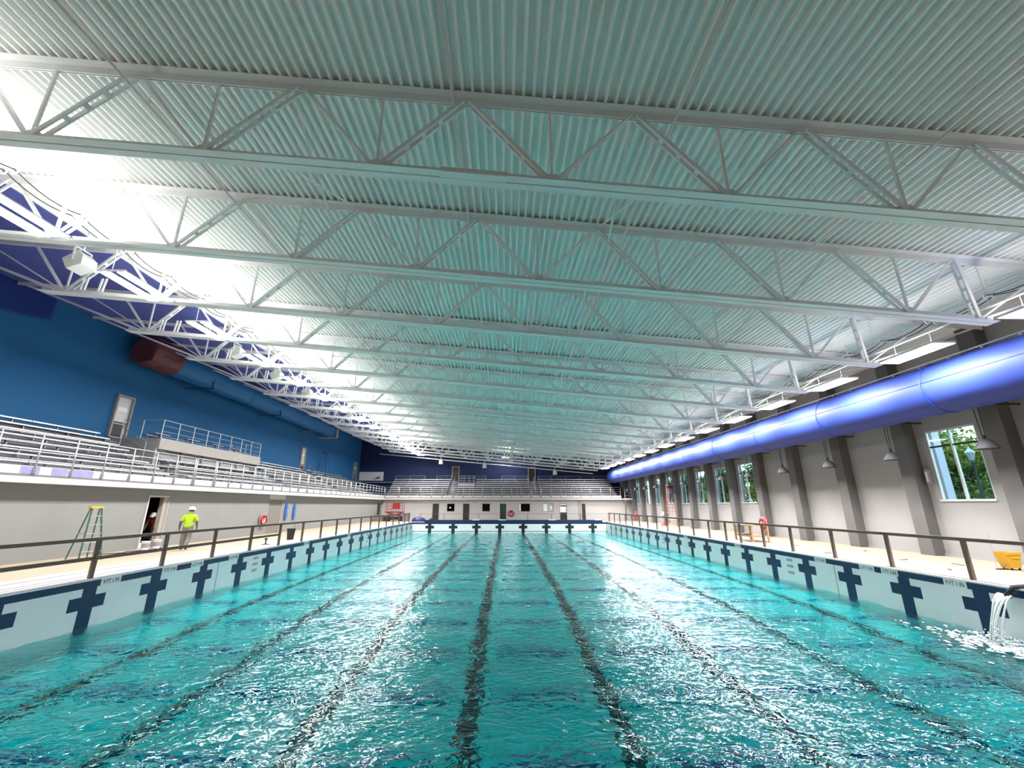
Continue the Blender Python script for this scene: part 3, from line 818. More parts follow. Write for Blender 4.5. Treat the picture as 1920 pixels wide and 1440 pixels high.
# hanging track on top of the duct
t = thing('duct_track', (DX-0.25, 30, DZ+DR), 'white hanging track running along the top of the blue duct', 'track')
a = math.radians(106); r = DR + 0.075
tx, tz = DX + r*math.cos(a), DZ + r*math.sin(a)
MB().tube((tx, -3, tz), (tx, 59, tz), 0.03, 8).build('track_tube', M['steel'], t, smooth=True)
for i in range(60):
    y = -2.4 + 1.02*i
    MB().box(tx-0.015, tx+0.015, y-0.03, y+0.03, tz-0.09, tz+0.02).build('clip', M['fixture'], t)

# left duct high on the blue wall, with red sheet over its near mouth
lx, lz, lr = -20.75, 10.38, 0.75
t = thing('wall_duct', (lx, 37, lz), 'blue painted round duct high on the left blue wall', 'duct')
for a, b in ((24.4, 32.8), (32.8, 41.2), (41.2, 49.6)):
    MB().tube((lx, a, lz), (lx, b, lz), lr, 28, caps=True).build('duct_section', M['duct_left'], t, smooth=False)
for y in (32.8, 41.2): MB().torus((lx, y, lz), lr, 0.04, 'y', 28, 6).build('seam_ring', M['duct_left'], t, smooth=True)
for y in (28, 37, 45.5):
    mb = MB(); mb.box(XL, lx+0.1, y-0.03, y+0.03, lz-lr-0.09, lz-lr-0.02); mb.box(lx+0.62, lx+0.7, y-0.03, y+0.03, lz-lr-0.09, zr(lx)-0.1); mb.box(lx-0.1, lx+0.7, y-0.03, y+0.03, lz-lr-0.09, lz-lr-0.02)
    mb.build('hanger_bracket', M['ladder_blue'] if y < 45 else M['platform'], t)
mb = MB(); mb.box(XL, lx+0.85, 49.4, 49.7, lz-lr-0.18, lz-lr-0.03); mb.box(lx+0.78, lx+0.95, 49.4, 49.7, lz-lr-0.18, lz+0.3)
mb.build('end_bracket', M['platform'], t)
t = thing('red_sheet', (lx, 24, lz), 'dark red plastic sheet wrapped over the near end of the wall duct', 'sheet')
mb = MB(); n = 14; vs = []
for k, y in enumerate((22.9, 23.15, 23.9, 24.6, 25.0)):
    for i in range(n):
        a_ = 2*math.pi*i/n + 0.22; sq = 1.0/max(abs(math.cos(a_)), abs(math.sin(a_)))
        r = (lr+0.06)*(0.55 + 0.45*sq)*(0.97 + 0.05*math.sin(5*i + 2*k)) if k > 0 else (lr+0.02)*(0.5+0.45*sq)
        vs.append((lx + r*math.cos(a_), y + 0.06*math.sin(3*i), lz + r*math.sin(a_)))
mb.add(vs, [(k*n+i, k*n+(i+1) % n, (k+1)*n+(i+1) % n, (k+1)*n+i) for k in range(4) for i in range(n)] + [tuple(range(n-1, -1, -1))])
mb.build('sheet_wrap', M['red_sheet'], t)
MB().box(lx+0.3, lx+0.72, 22.8, 24.9, lz+0.76, lz+0.80).build('loose_flap', M['red_sheet'], t)

# ------------------------------------------------------------------ pendant lamps by the right wall (unlit bells)
def pendant():
    x, z = 15.55, 3.62
    t = thing('pendant_lamp', (x, 0, z), 'x', 'lamp', 'unlit grey bell pendants under the blue duct')
    MB().lathe([(0.30, 0.0), (0.285, 0.03), (0.22, 0.17), (0.16, 0.27), (0.10, 0.31), (0.02, 0.33)], (x, 0, z), 18).build('shade', M['pendant'], t, smooth=True)
    MB().tube((x, 0, z+0.32), (x, 0, z+0.45), 0.05, 10).build('cap', M['pendant'], t)
    for s in (-1, 1): MB().tube((x, s*0.05, z+0.42), (x, s*0.07, DZ-DR+0.34), 0.012, 6).build('stem', M['pendant'], t)
    MB().box(x-0.03, XR+0.004, -0.03, 0.03, DZ-DR+0.22, DZ-DR+0.27).build('bracket_arm', M['pendant'], t)
    return t
p = pendant()
for i in range(13):
    t = p if i == 0 else copy_tree(p); t.location.y = 13.35 + 3.45*i
    t['label'] = 'unlit grey bell pendant beside the right wall, %s from the camera end' % ORD[i]

# ------------------------------------------------------------------ stands
slab = MB().box(XL, LWX+0.35, YB, YF, 2.60, 2.94)
o = slab.build('floor_stands_left', M['concrete']); tag(o, 'concrete slab carrying the left bleachers', kind='structure')
o = MB().box(LWX+0.35, 15.55, FWY-0.45, YF, 2.60, 2.94).build('floor_stands_far', M['concrete']); tag(o, 'concrete slab carrying the far bleachers', kind='structure')
# fascia: lower lip + kick board, with protective film
FXL = LWX + 0.35
o = MB().box(FXL-0.02, FXL+0.08, YB, FWY-0.4, 2.60, 2.81).build('trim_1', M['concrete']); tag(o, 'white concrete lip along the left stands', kind='structure')
kb = MB().box(FXL-0.06, FXL+0.02, YB, FWY-0.4, 2.885, 3.16).build('trim_2', M['coping']); tag(kb, 'white kick board along the front of the left stands', kind='structure')
for a, b in ((12.55, 13.5), (14.35, 14.95), (15.35, 15.9), (16.0, 16.9)):
    MB().box(FXL+0.02, FXL+0.026, a, b, 2.90, 3.14).build('protective_film', M['purple'], kb)
o = MB().box(FXL-0.04, FXL+0.03, YB, FWY-0.4, 2.81, 2.885).build('trim_shadow_gap_left', M['bin']); tag(o, 'dark strip standing for the shadow gap between lip and kick board of the left stands', kind='structure')  # dark strip paints the shade of the gap above the lip
o = MB().box(FXL, 15.5, FWY-0.48, FWY-0.44, 2.81, 2.885).build('trim_shadow_gap_far', M['bin']); tag(o, 'dark strip standing for the shadow gap between lip and kick board of the far stands', kind='structure')  # same painted shade line along the far stands
o = MB().box(FXL, 15.5, FWY-0.55, FWY-0.43, 2.60, 2.81).build('trim_3', M['concrete']); tag(o, 'white concrete lip along the far stands', kind='structure')
o = MB().box(FXL, 15.5, FWY-0.47, FWY-0.39, 2.885, 3.16).build('trim_4', M['coping']); tag(o, 'white kick board along the front of the far stands', kind='structure')

RUN, RISE, ROWS = 0.585, 0.305, 8
def bleacher(name, fx, s0, s1, label, rows=ROWS, cut=None):
    """fx(s, t, z) -> world; s along the rows, t back from the front row"""
    c = fx((s0+s1)/2, 0.5, 2.94)
    root = thing(name, c, label, 'bleacher', 'aluminium bleacher sections')
    def plank(a, b, t0, t1, z0, z1, nm, m):
        P = [fx(s, t, z) for s in (a, b) for t in (t0, t1) for z in (z0, z1)]
        A = np.array(P); lo = A.min(0); hi = A.max(0)
        MB().box(lo[0], hi[0], lo[1], hi[1], lo[2], hi[2]).build(nm, m, root)
    for r in range(rows):
        z = 2.97 + RISE*(r+1) if r else 3.02; t = 0.35 + RUN*r
        a, b = s0, s1
        if cut and r >= cut[0]:
            if cut[1] <= s0+0.1: a = cut[2]
            else: b = cut[1]
            if b - a < 0.4: continue
        zt = 2.99 + RISE*r
        plank(a, b, t-0.30, t+0.02, zt-0.04, zt, 'foot_board', M['alu_dark'])
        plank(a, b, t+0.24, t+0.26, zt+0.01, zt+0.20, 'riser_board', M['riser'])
        n = max(1, round((b-a)/3.4)); w = (b-a)/n
        for q in range(n):
            plank(a + q*w + 0.012, a + (q+1)*w - 0.012, t, t+0.26, zt+0.385, zt+0.445, 'seat_board', M['alu'])
    n = max(2, round((s1-s0)/1.85))
    for q in range(n+1):
        s = s0 + 0.15 + (s1-s0-0.3)*q/n; rr = rows
        if cut and cut[1] - 0.2 < s < cut[2] + 0.2: rr = cut[0]
        mb = MB()
        top = [(0.35 + RUN*r + d, 2.99 + RISE*r + (0.40 if d >= 0.2 else -0.05)) for r in range(rr) for d in (0.1, 0.2)]
        for r in range(rr):
            t = 0.35 + RUN*r + 0.13; zt = 2.99 + RISE*r
            P = [fx(s-0.025, t-0.04, 0), fx(s+0.025, t+0.04, 0)]; A = np.array(P); lo = A.min(0); hi = A.max(0)
            mb.box(lo[0], hi[0], lo[1], hi[1], 2.94, zt+0.40)
        a_ = fx(s, 0.4, 2.99); b_ = fx(s, 0.35 + RUN*(rr-1) + 0.1, 2.99 + RISE*(rr-1))
        mb.bar(a_, b_, 0.04, 0.09, side=Vector(fx(1, 0, 0)) - Vector(fx(0, 0, 0)))
        mb.build('support_frame', M['alu_dark'], root)
    return root
fxL = lambda s, t, z: Vector((-17.0 - t, s, z))
fxF = lambda s, t, z: Vector((s, FWY + 0.65 + t, z))
AIS = [(11.1, 12.4), (22.4, 23.7), (33.8, 35.1), (45.1, 46.4)]
secL = [(1.5, 11.1), (12.4, 22.4), (23.7, 33.8), (35.1, 45.1), (46.4, 56.8)]
PLY0, PLY1 = 23.35, 33.15
for i, (a, b) in enumerate(secL):
    bleacher('bleacher_section', fxL, a, b, 'aluminium bleacher section in the left stands, %s from the camera end' % ORD[i],
             cut=(4, a, PLY1 + 0.05) if i == 2 else None)
secF = [(-16.3, -8.0), (-6.8, 3.5), (4.75, 15.3)]
for (a, b), w in zip(secF, ('left', 'middle', 'right')):
    bleacher('bleacher_section', fxF, a, b, '%s aluminium bleacher section at the far end of the hall' % w, cut=(5, a, -4.3) if w == 'middle' else None)
# aisle stairs
def aisle(fx, s0, s1, label):
    root = thing('aisle_stairs', fx((s0+s1)/2, 0.5, 2.94), label, 'stairs', 'aisle stairs between bleacher sections')
    for k in range(2*ROWS):
        t = 0.2 + RUN/2*k; z = 2.99 + RISE/2*k
        P = np.array([fx(s0+0.06, t, z-0.05), fx(s1-0.06, t+0.30, z)]); lo, hi = P.min(0), P.max(0)
        MB().box(lo[0], hi[0], lo[1], hi[1], lo[2], hi[2]).build('tread', M['alu_dark'], root)
        P = np.array([fx(s0+0.06, t+0.29, z), fx(s1-0.06, t+0.305, z+RISE/2-0.05)]); lo, hi = P.min(0), P.max(0)
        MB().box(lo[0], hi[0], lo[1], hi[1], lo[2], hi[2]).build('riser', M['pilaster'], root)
    sm = (s0+s1)/2
    for k0, k1 in ((0.5, 1.9), (2.5, 3.9)):
        z0 = 2.99 + RISE*k0/RUN*1.0; z1 = 2.99 + RISE*k1/RUN
        for h in (0.55, 0.9):
            MB().tube(fx(sm, k0, z0+h), fx(sm, k1, z1+h), 0.02, 6).build('handrail', M['rail'], root)
        for q, zz in ((k0, z0), (k1, z1)):
            MB().tube(fx(sm, q, zz-0.05), fx(sm, q, zz+0.9), 0.02, 6).build('handrail_post', M['rail'], root)
for i, (a, b) in enumerate(AIS): aisle(fxL, a, b, 'aisle stairs in the left stands, %s from the camera end' % ORD[i])
aisle(fxF, -8.0, -6.8, 'aisle stairs left of centre in the far stands')
aisle(fxF, 3.5, 4.75, 'aisle stairs right of centre in the far stands')
# top rails behind the last row
def back_rail(fx, a, b, label):
    root = thing('back_rail', fx((a+b)/2, 5.0, 5.1), label, 'railing', 'railings behind the top rows')
    n = max(1, round((b-a)/1.9))
    for q in range(n+1):
        s = a + (b-a)*q/n
        MB().tube(fx(s, 4.93, 4.9), fx(s, 4.93, 6.12), 0.022, 6).build('post', M['rail'], root)
    for z in (5.8, 6.1): MB().tube(fx(a, 4.93, z), fx(b, 4.93, z), 0.022, 6).build('rail', M['rail'], root)
for (a, b), w in zip(((-16.3, -11.9), (-10.2, -8.0), (-6.6, -2.9), (-0.6, 3.3), (4.8, 15.2)), ('far left', 'left', 'centre left', 'centre right', 'right')):
    back_rail(fxF, a, b, 'thin railing behind the top row of the far stands, %s length' % w)

# front guardrails of the stands
def guardrail(fx, a, b, label, step=1.21):
    root = thing('stand_guardrail', fx((a+b)/2, 0, 2.9), label, 'railing', 'guardrails along the front of the stands')
    n = max(1, round((b-a)/step))
    for q in range(n+1):
        s = a + (b-a)*q/n
        MB().tube(fx(s, 0, 2.90), fx(s, 0.03, 4.24), 0.026, 8).build('post', M['rail'], root, smooth=True)
        P = np.array([fx(s-0.05, -0.01, 2.9), fx(s+0.05, 0.05, 3.08)]); lo, hi = P.min(0), P.max(0)
        MB().box(lo[0], hi[0], lo[1], hi[1], lo[2], hi[2]).build('base_bracket', M['alu_dark'], root)
    for z in (3.34, 3.64, 3.94, 4.23):
        MB().tube(fx(a, 0.03, z), fx(b, 0.03, z), 0.021, 8).build('rail', M['rail'], root, smooth=True)
gL = lambda s, t, z: Vector((FXL + 0.05 - t, s, z))
gF = lambda s, t, z: Vector((s, FWY - 0.50 + t, z))
edges = [2.0, 12.2, 22.3, 23.9, 33.7, 35.2, 45.0, 46.5, 57.6]
for i, (a, b) in enumerate(zip(edges, edges[1:])):
    guardrail(gL, a + 0.06, b - 0.06, 'metal guardrail length on the left stands, %s from the camera end' % ORD[i])
for (a, b), w in zip(((-15.95, -14.2), (-14.1, -7.0), (-6.9, 3.4), (3.5, 4.7), (4.8, 15.4)), ('first', 'second', 'third', 'fourth', 'fifth')):
    guardrail(gF, a, b, 'metal guardrail length on the far stands, %s from the left' % w, 1.36)

# press platform in the left stands
pt = thing('press_platform', (-20.5, 28, 2.94), 'tan boxed platform with railing built into the left bleachers', 'platform')
MB().box(-19.12, -19.0, PLY0, PLY1, 4.86, 5.46).build('front_face', M['platform'], pt)
MB().box(XL+0.02, -19.12, PLY0, PLY0+0.12, 4.0, 5.44).build('side_face', M['platform_side'], pt)
MB().box(XL+0.02, -19.12, PLY1-0.12, PLY1, 4.0, 5.44).build('side_face', M['platform_side'], pt)
MB().box(XL+0.02, -19.12, PLY0+0.12, PLY1-0.12, 5.34, 5.44).build('platform_floor', M['platform_side'], pt)
MB().box(-19.5, -19.42, PLY0+0.12, PLY1-0.12, 3.6, 5.3).build('skirt_board', M['platform_side'], pt)
for yy in np.linspace(PLY0+0.4, PLY1-0.4, 6):
    MB().box(-19.4, -19.3, yy-0.05, yy+0.05, 2.94, 5.34).build('leg', M['alu_dark'], pt)
    MB().box(-21.6, -21.5, yy-0.05, yy+0.05, 2.94, 5.34).build('leg', M['alu_dark'], pt)
rl = MB()
n = 9
for q in range(n):
    y = PLY0 + 0.08 + (PLY1-PLY0-0.16)*q/(n-1)
    MB().tube((-19.08, y, 5.44), (-19.08, y, 6.47), 0.022, 6).build('railing_post', M['rail'], pt)
for z in (5.56, 5.85, 6.16, 6.47):
    MB().tube((-19.08, PLY0+0.08, z), (-19.08, PLY1-0.08, z), 0.02 if z > 6.4 else 0.009, 6).build('railing_bar', M['rail'], pt)
for y in (PLY0+0.08, PLY1-0.08):
    for z in (5.56, 5.85, 6.16, 6.47): MB().tube((-19.08, y, z), (-21.3, y, z), 0.02 if z > 6.4 else 0.009, 6).build('railing_bar', M['rail'], pt)
    for x in (-20.2, -21.3): MB().tube((x, y, 5.44), (x, y, 6.47), 0.022, 6).build('railing_post', M['rail'], pt)
seats = [(-19.9, 24.3), (-20.9, 24.9), (-19.75, 26.6), (-19.75, 28.9), (-19.75, 31.0), (-20.8, 32.4)]
def press_table(x, y, lab):
    t = thing('press_table', (x, y, 5.44), lab, 'table', 'small tables on the press platform')
    MB().box(x-0.2, x+0.2, y-0.55, y+0.55, 5.78, 5.82).build('top', M['alu_dark'], t)
    MB().tube((x, y, 5.46), (x, y, 5.78), 0.04, 8).build('pedestal', M['pendant'], t)
    MB().box(x-0.15, x+0.15, y-0.2, y+0.2, 5.44, 5.46).build('foot', M['pendant'], t)
for i, (x, y) in enumerate(seats): press_table(x, y, 'small grey table on the press platform, %s from the camera end' % ORD[i])
# small box platform in the far stands
t = thing('camera_platform', (-5.55, 62.6, 4.4), 'small boxed camera platform with railing in the far stands', 'platform')
x0, x1, y0, y1 = -6.75, -4.4, 61.95, 64.2
MB().box(x0, x1, y0, y0+0.08, 4.30, 4.95).build('front_face', M['alu_dark'], t)
MB().box(x0, x1, y0+0.08, y1, 4.86, 4.95).build('platform_floor', M['alu_dark'], t)
MB().box(x1-0.08, x1, y0+0.08, y1, 4.2, 4.86).build('side_face', M['alu_dark'], t)
for x in np.linspace(x0+0.05, x1-0.05, 4): MB().tube((x, y0+0.04, 4.95), (x, y0+0.04, 5.95), 0.022, 6).build('railing_post', M['rail'], t)
for z in (5.3, 5.62, 5.95): MB().tube((x0+0.05, y0+0.04, z), (x1-0.05, y0+0.04, z), 0.02, 6).build('railing_bar', M['rail'], t)
# landing at the right end of the far stands
t = thing('stair_landing', (16.2, 57.6, 2.6), 'steel stair landing between the far stands and the right windows', 'landing')
MB().box(15.6, XR-0.46, 56.6, 58.2, 2.60, 2.78).build('landing_plate', M['concrete'], t)
for x in (15.65, XR-0.5):
    MB().tube((x, 56.65, 2.78), (x, 56.65, 3.95), 0.03, 6).build('post', M['rail'], t)
    MB().box(x-0.06, x+0.06, 56.6, 56.72, 0, 2.6).build('leg', M['pilaster'], t)
for z in (3.1, 3.5, 3.95): MB().tube((15.65, 56.65, z), (XR-0.5, 56.65, z), 0.022, 6).build('rail', M['rail'], t)

# ------------------------------------------------------------------ doors on the upper walls
def wall_door(nm, axis, c, z0, z1, w, leafmat, label, lower=None):
    """framed door standing proud of a wall; axis 'x': on the left wall (x=XL), 'y': on the far wall"""
    d = empty(nm, (XL, c, z0) if axis == 'x' else (c, YF, z0)); tag(d, label, kind='structure')
    def bx(a, b, p0, p1, r, s, name, m):
        if axis == 'x': MB().box(XL + a, XL + b, p0, p1, r, s).build(name, m, d)
        else: MB().box(p0, p1, YF - b, YF - a, r, s).build(name, m, d)
    bx(-0.01, 0.16, c-w/2-0.1, c-w/2, z0, z1+0.1, 'jamb', M['door_frame'])
    bx(-0.01, 0.16, c+w/2, c+w/2+0.1, z0, z1+0.1, 'jamb', M['door_frame'])
    bx(-0.01, 0.16, c-w/2, c+w/2, z1, z1+0.1, 'head', M['door_frame'])
    bx(-0.01, 0.04, c-w/2, c+w/2, z0, z1, 'leaf', leafmat)
    if lower is not None:
        bx(0.04, 0.05, c-w/2+0.08, c+w/2-0.08, z0+0.05, lower, 'kick_panel', M['door_dark'])
        bx(0.04, 0.10, c-w/2+0.05, c+w/2-0.05, lower+0.06, lower+0.12, 'push_bar', M['black'])
        bx(0.04, 0.06, c-w/2+0.15, c-w/2+0.75, z0+1.45, z0+1.72, 'sign_plate', M['white_tile'])
wall_door('door_1', 'x', 23.85, 5.55, 7.85, 0.92, M['door_leaf'], 'pale door with dark kick panel at the top of the left stands', lower=6.3)
wall_door('door_2', 'x', 46.2, 5.55, 7.85, 0.92, M['door_leaf'], 'pale door on the blue wall beyond the platform', lower=6.0)
wall_door('door_3', 'x', 62.6, 5.55, 7.85, 0.92, M['plywood'], 'tan door on the blue wall by the far corner', lower=6.2)
wall_door('door_4', 'y', -7.5, 5.3, 7.45, 0.92, M['door_dark'], 'dark door left of centre at the top of the far stands')
wall_door('door_5', 'y', 3.95, 5.3, 7.35, 0.92, M['door_dark'], 'dark door right of centre at the top of the far stands')
# banner in the far left corner
t = thing('banner', (-20.1, YF-0.05, 5.5), 'white banner with dark splash mark hung in the far left corner', 'banner')
MB().box(-21.9, -18.3, YF-0.06, YF-0.01, 5.45, 6.72).build('cloth', M['banner'], t)
mb = MB()
for i in range(26):
    u, v = random.gauss(0, 0.32), random.gauss(0, 0.10); s = random.uniform(0.02, 0.07)
    mb.box(-19.1+u-s*1.6, -19.1+u+s*1.6, YF-0.067, YF-0.06, 5.86+v-s*0.8, 5.86+v+s*0.8)
mb.build('printed_mark', M['black'], t)

# lower left doorways: frames, plywood cover
d = empty('door_6', (LWX, 20.86, 0)); tag(d, 'open dark doorway in the grey wall under the left stands', kind='structure')
a, b = 20.30, 21.42
MB().box(LWX-0.22, LWX+0.03, a-0.08, a, 0, 2.32).build('jamb', M['coping'], d)
MB().box(LWX-0.22, LWX+0.03, b, b+0.08, 0, 2.32).build('jamb', M['platform'], d)
MB().box(LWX-0.22, LWX+0.03, a, b, 2.24, 2.32).build('head', M['coping'], d)
MB().box(LWX-0.20, LWX-0.0, b-0.24, b, 0, 2.24).build('door_edge', M['platform'], d)
d = empty('door_7', (LWX, 31.6, 0)); tag(d, 'wide doorway boarded with grey plywood under the left stands', kind='structure')
a, b = 30.6, 32.55
MB().box(LWX-0.12, LWX-0.06, a, b-0.2, 0.02, 2.26).build('plywood_sheet', M['plywood'], d)
MB().box(LWX-0.2, LWX-0.03, b-0.2, b, 0, 2.26).build('door_edge', M['door_frame'], d)
MB().box(LWX-0.02, LWX+0.012, a-0.1, b+0.15, 2.29, 2.60).build('patched_lintel', M['coping'], d)

# doors and windows in the far lower wall
def far_window(n, x0, x1, label, m, posters=()):
    w = empty('window_%d' % n, ((x0+x1)/2, FWY, 1.1)); tag(w, label, kind='structure')
    for xx in (x0, x1-0.05): MB().box(xx, xx+0.05, FWY-0.02, FWY+0.2, 1.10, 2.14).build('side_frame', M['door_frame'], w)
    for z in (1.10, 2.09): MB().box(x0+0.05, x1-0.05, FWY-0.02, FWY+0.2, z, z+0.05).build('rail_frame', M['door_frame'], w)
    MB().box(x0+0.05, x1-0.05, FWY+0.06, FWY+0.07, 1.15, 2.09).build('pane', m, w)
    for p in posters: MB().box(p[0], p[1], FWY+0.045, FWY+0.058, p[2], p[3]).build('taped_sheet', M['white_tile'], w)
far_window(10, -7.79, -6.73, 'dark window first from the left in the far wall', M['glass'], [(-7.45, -7.25, 1.5, 1.7)])
far_window(11, -3.10, -2.03, 'dark window second from the left in the far wall', M['glass'])
far_window(12, 1.81, 3.31, 'wide dark window right of the life ring in the far wall', M['glass'], [(1.86, 2.06, 1.15, 2.09)])
far_window(13, 5.0, 6.45, 'pale covered window on the right of the far wall', M['step_tile'], [(5.05, 5.55, 1.15, 2.09), (6.0, 6.2, 1.4, 1.8)])
def far_door(n, x0, x1, label, leaf=None, extra=None):
    d = empty('door_%d' % n, ((x0+x1)/2, FWY, 0)); tag(d, label, kind='structure')
    for xx in (x0, x1-0.06): MB().box(xx, xx+0.06, FWY-0.03, FWY+0.2, 0, 2.14).build('jamb', M['door_frame'], d)
    MB().box(x0+0.06, x1-0.06, FWY-0.03, FWY+0.2, 2.08, 2.14).build('head', M['door_frame'], d)
    MB().box(x0+0.06, x1-0.06, FWY+0.12, FWY+0.17, 0, 2.08).build('leaf', leaf or M['door_dark'], d)
    if extra:
        for p in extra: MB().box(p[0], p[1], FWY+0.10, FWY+0.119, p[2], p[3]).build('panel', p[4], d)
far_door(8, -9.70, -8.78, 'dark door first from the left in the far wall')
far_door(9, -5.66, -4.74, 'dark door second from the left in the far wall')
far_door(10, -0.75, 0.14, 'dark green door beside the life ring in the far wall', None, [(-0.55, 0.0, 1.1, 2.0, material('door_green', (0.01, 0.05, 0.045), 0.4))])
far_door(11, 7.24, 8.24, 'door with bright glass and papers on the right of the far wall', None, [(7.32, 8.16, 1.0, 2.05, M['white_tile']), (7.4, 8.1, 1.75, 1.9, M['step_tile'])])
far_door(12, 10.17, 10.72, 'narrow dark door rightmost in the far wall')
MB().box(9.75, 10.1, FWY-0.04, FWY+0.05, 0, 2.5).build('pipe_casing', M['platform_side'], wf)

# ------------------------------------------------------------------ pool guardrails of lumber
def lumber_rail(x, ylist, mids, label, ytop0, ytop1):
    root = thing('pool_guardrail', (x, (ylist[0]+ylist[-1])/2, 0), label, 'railing', 'lumber guardrails beside the pool')
    for y in ylist:
        MB().box(x-0.045, x+0.045, y-0.045, y+0.045, 0.0, 0.96).build('post', M['wood'], root)
    yy = [ytop0] + list(ylist[1:-1]) + [ytop1]
    for a, b in zip(yy, yy[1:]):
        MB().box(x-0.05, x+0.05, a+0.004, b-0.004, 0.955, 1.04).build('top_rail', M['wood'], root)
    for a, b in mids:
        MB().box(x-0.025, x+0.025, a+0.05, b-0.05, 0.46, 0.55).build('mid_rail', M['wood'], root)
yl = [9.85] + [12.35 + 2.41*k for k in range(17)]
lumber_rail(-11.06, yl, list(zip(yl, yl[1:]))[:5], 'weathered lumber guardrail along the left pool edge', 7.3, yl[-1]+0.3)
yrr = [9.45, 11.83, 14.22, 16.62, 19.0, 21.05, 23.1, 24.6, 26.6, 28.8] + [31.1 + 2.3*k for k in range(10)]
lumber_rail(12.3, yrr, [], 'weathered lumber guardrail along the right pool edge', 7.2, yrr[-1]+0.3)
t = thing('end_barrier', (1, 53.2, 0), 'thin rail on red and white posts across the far pool end', 'barrier')
MB().tube((-10.5, 53.2, 0.92), (13, 53.2, 0.92), 0.018, 6).build('rail', M['wood'], t)
for x, m in ((-10.2, 'wood'), (-7.4, 'red'), (-3.25, 'wood'), (2.7, 'red'), (5.6, 'wood'), (9.1, 'red'), (12.5, 'wood')):
    MB().tube((x, 53.2, 0.0), (x, 53.2, 0.92), 0.03, 6).build('post', M[m], t)

# ------------------------------------------------------------------ life rings, rescue boards
def life_ring(c, axis, R, label, tilt=0):
    t = thing('life_ring', c, label, 'life ring', 'red life rings')
    MB().torus(c, R*0.72, R*0.28, axis, 24, 10).build('ring', M['red'], t, smooth=True)
    dv = (0.03, 0, 0) if axis == 'x' else (0, -0.03, 0)
    P = [Vector(c) + (Vector((0, 0.62*R*math.cos(q), 0.62*R*math.sin(q))) if axis == 'x' else Vector((0.62*R*math.cos(q), 0, 0.62*R*math.sin(q)))) for q in [2*math.pi*k/18 for k in range(18)]]
    sgn = -1 if (axis == 'x' and c[0] > 0) else 1
    MB().prism(P, Vector(dv)*sgn).build('centre_cover', M['red'], t)
    cc = Vector(c) + Vector(dv)*1.5*sgn
    MB().torus(cc, R*0.36, R*0.075, axis, 12, 6, a0=math.pi, a1=2*math.pi).build('white_mark', M['white_ink'], t, smooth=True)
    for sg in (-1, 1):
        o_ = Vector((0, sg*R*0.36, 0)) if axis == 'x' else Vector((sg*R*0.36, 0, 0))
        MB().tube(cc + o_, cc + o_ + Vector((0, 0, R*0.4)), R*0.075, 6).build('white_mark', M['white_ink'], t)
    mb = MB(); c = Vector(c)
    for k in range(16):
        a0, a1 = 2*math.pi*k/16, 2*math.pi*(k+1)/16
        rr = R*1.03
        p = lambda a: c + (Vector((0, rr*math.cos(a), rr*math.sin(a))) if axis == 'x' else Vector((rr*math.cos(a), 0, rr*math.sin(a))))
        mb.tube(p(a0), p(a1), 0.010, 5)
    mb.build('grab_rope', M['bucket'], t)
    return t
life_ring((LWX+0.11, 29.9, 0.93), 'x', 0.40, 'red life ring on the grey wall beside the boarded doorway')
life_ring((0.75, FWY-0.12, 0.86), 'y', 0.42, 'red life ring hung on the far wall beside the green door')
def ring_stand(x, y, label):
    t = life_ring((x-0.2, y, 0.78), 'x', 0.38, label)
    MB().box(x-0.12, x-0.04, y-0.2, y+0.2, 0.55, 1.1).build('backing', M['coral'], t)
    MB().tube((x-0.02, y, 0), (x-0.02, y, 1.2), 0.03, 6).build('stand', M['coral'], t)
    mb = MB(); mb.torus((x-0.24, y+0.12, 0.36), 0.14, 0.045, 'x', 14, 6); mb.build('coiled_rope', M['coral'], t, smooth=True)
ring_stand(16.45, 27.6, 'red life ring with coiled rope before the right wall')
ring_stand(16.3, 54.3, 'small red life ring on stand in the far right corner')
def rescue_board(y, label):
    x = LWX + 0.005
    t = thing('rescue_board', (x, y, 0.85), label, 'rescue board', 'blue rescue boards on the left wall')
    P = []; n = 22
    for i in range(n):
        a = 2*math.pi*i/n; cz = math.sin(a); cyy = math.cos(a)
        P.append((x, y + 0.23*math.copysign(abs(cyy)**0.7, cyy), 1.44 + 0.62*math.copysign(abs(cz)**0.75, cz)))
    MB().prism(P, (0.06, 0, 0)).build('board', M['board_blue'], t)
    Q = [(x+0.06, y + (q[1]-y)*0.45 + 0.07, 1.44 + (q[2]-1.44)*0.9) for q in P]
    MB().prism(Q, (0.012, 0, 0)).build('pale_stripe', M['board_light'], t)
    for z in (1.15, 1.7): MB().tube((x+0.075, y-0.1, z), (x+0.075, y+0.12, z), 0.014, 6).build('hand_grip', M['black'], t)
rescue_board(33.0, 'blue rescue board on the left wall nearer the boarded doorway')
rescue_board(34.25, 'blue rescue board on the left wall farther from the doorway')

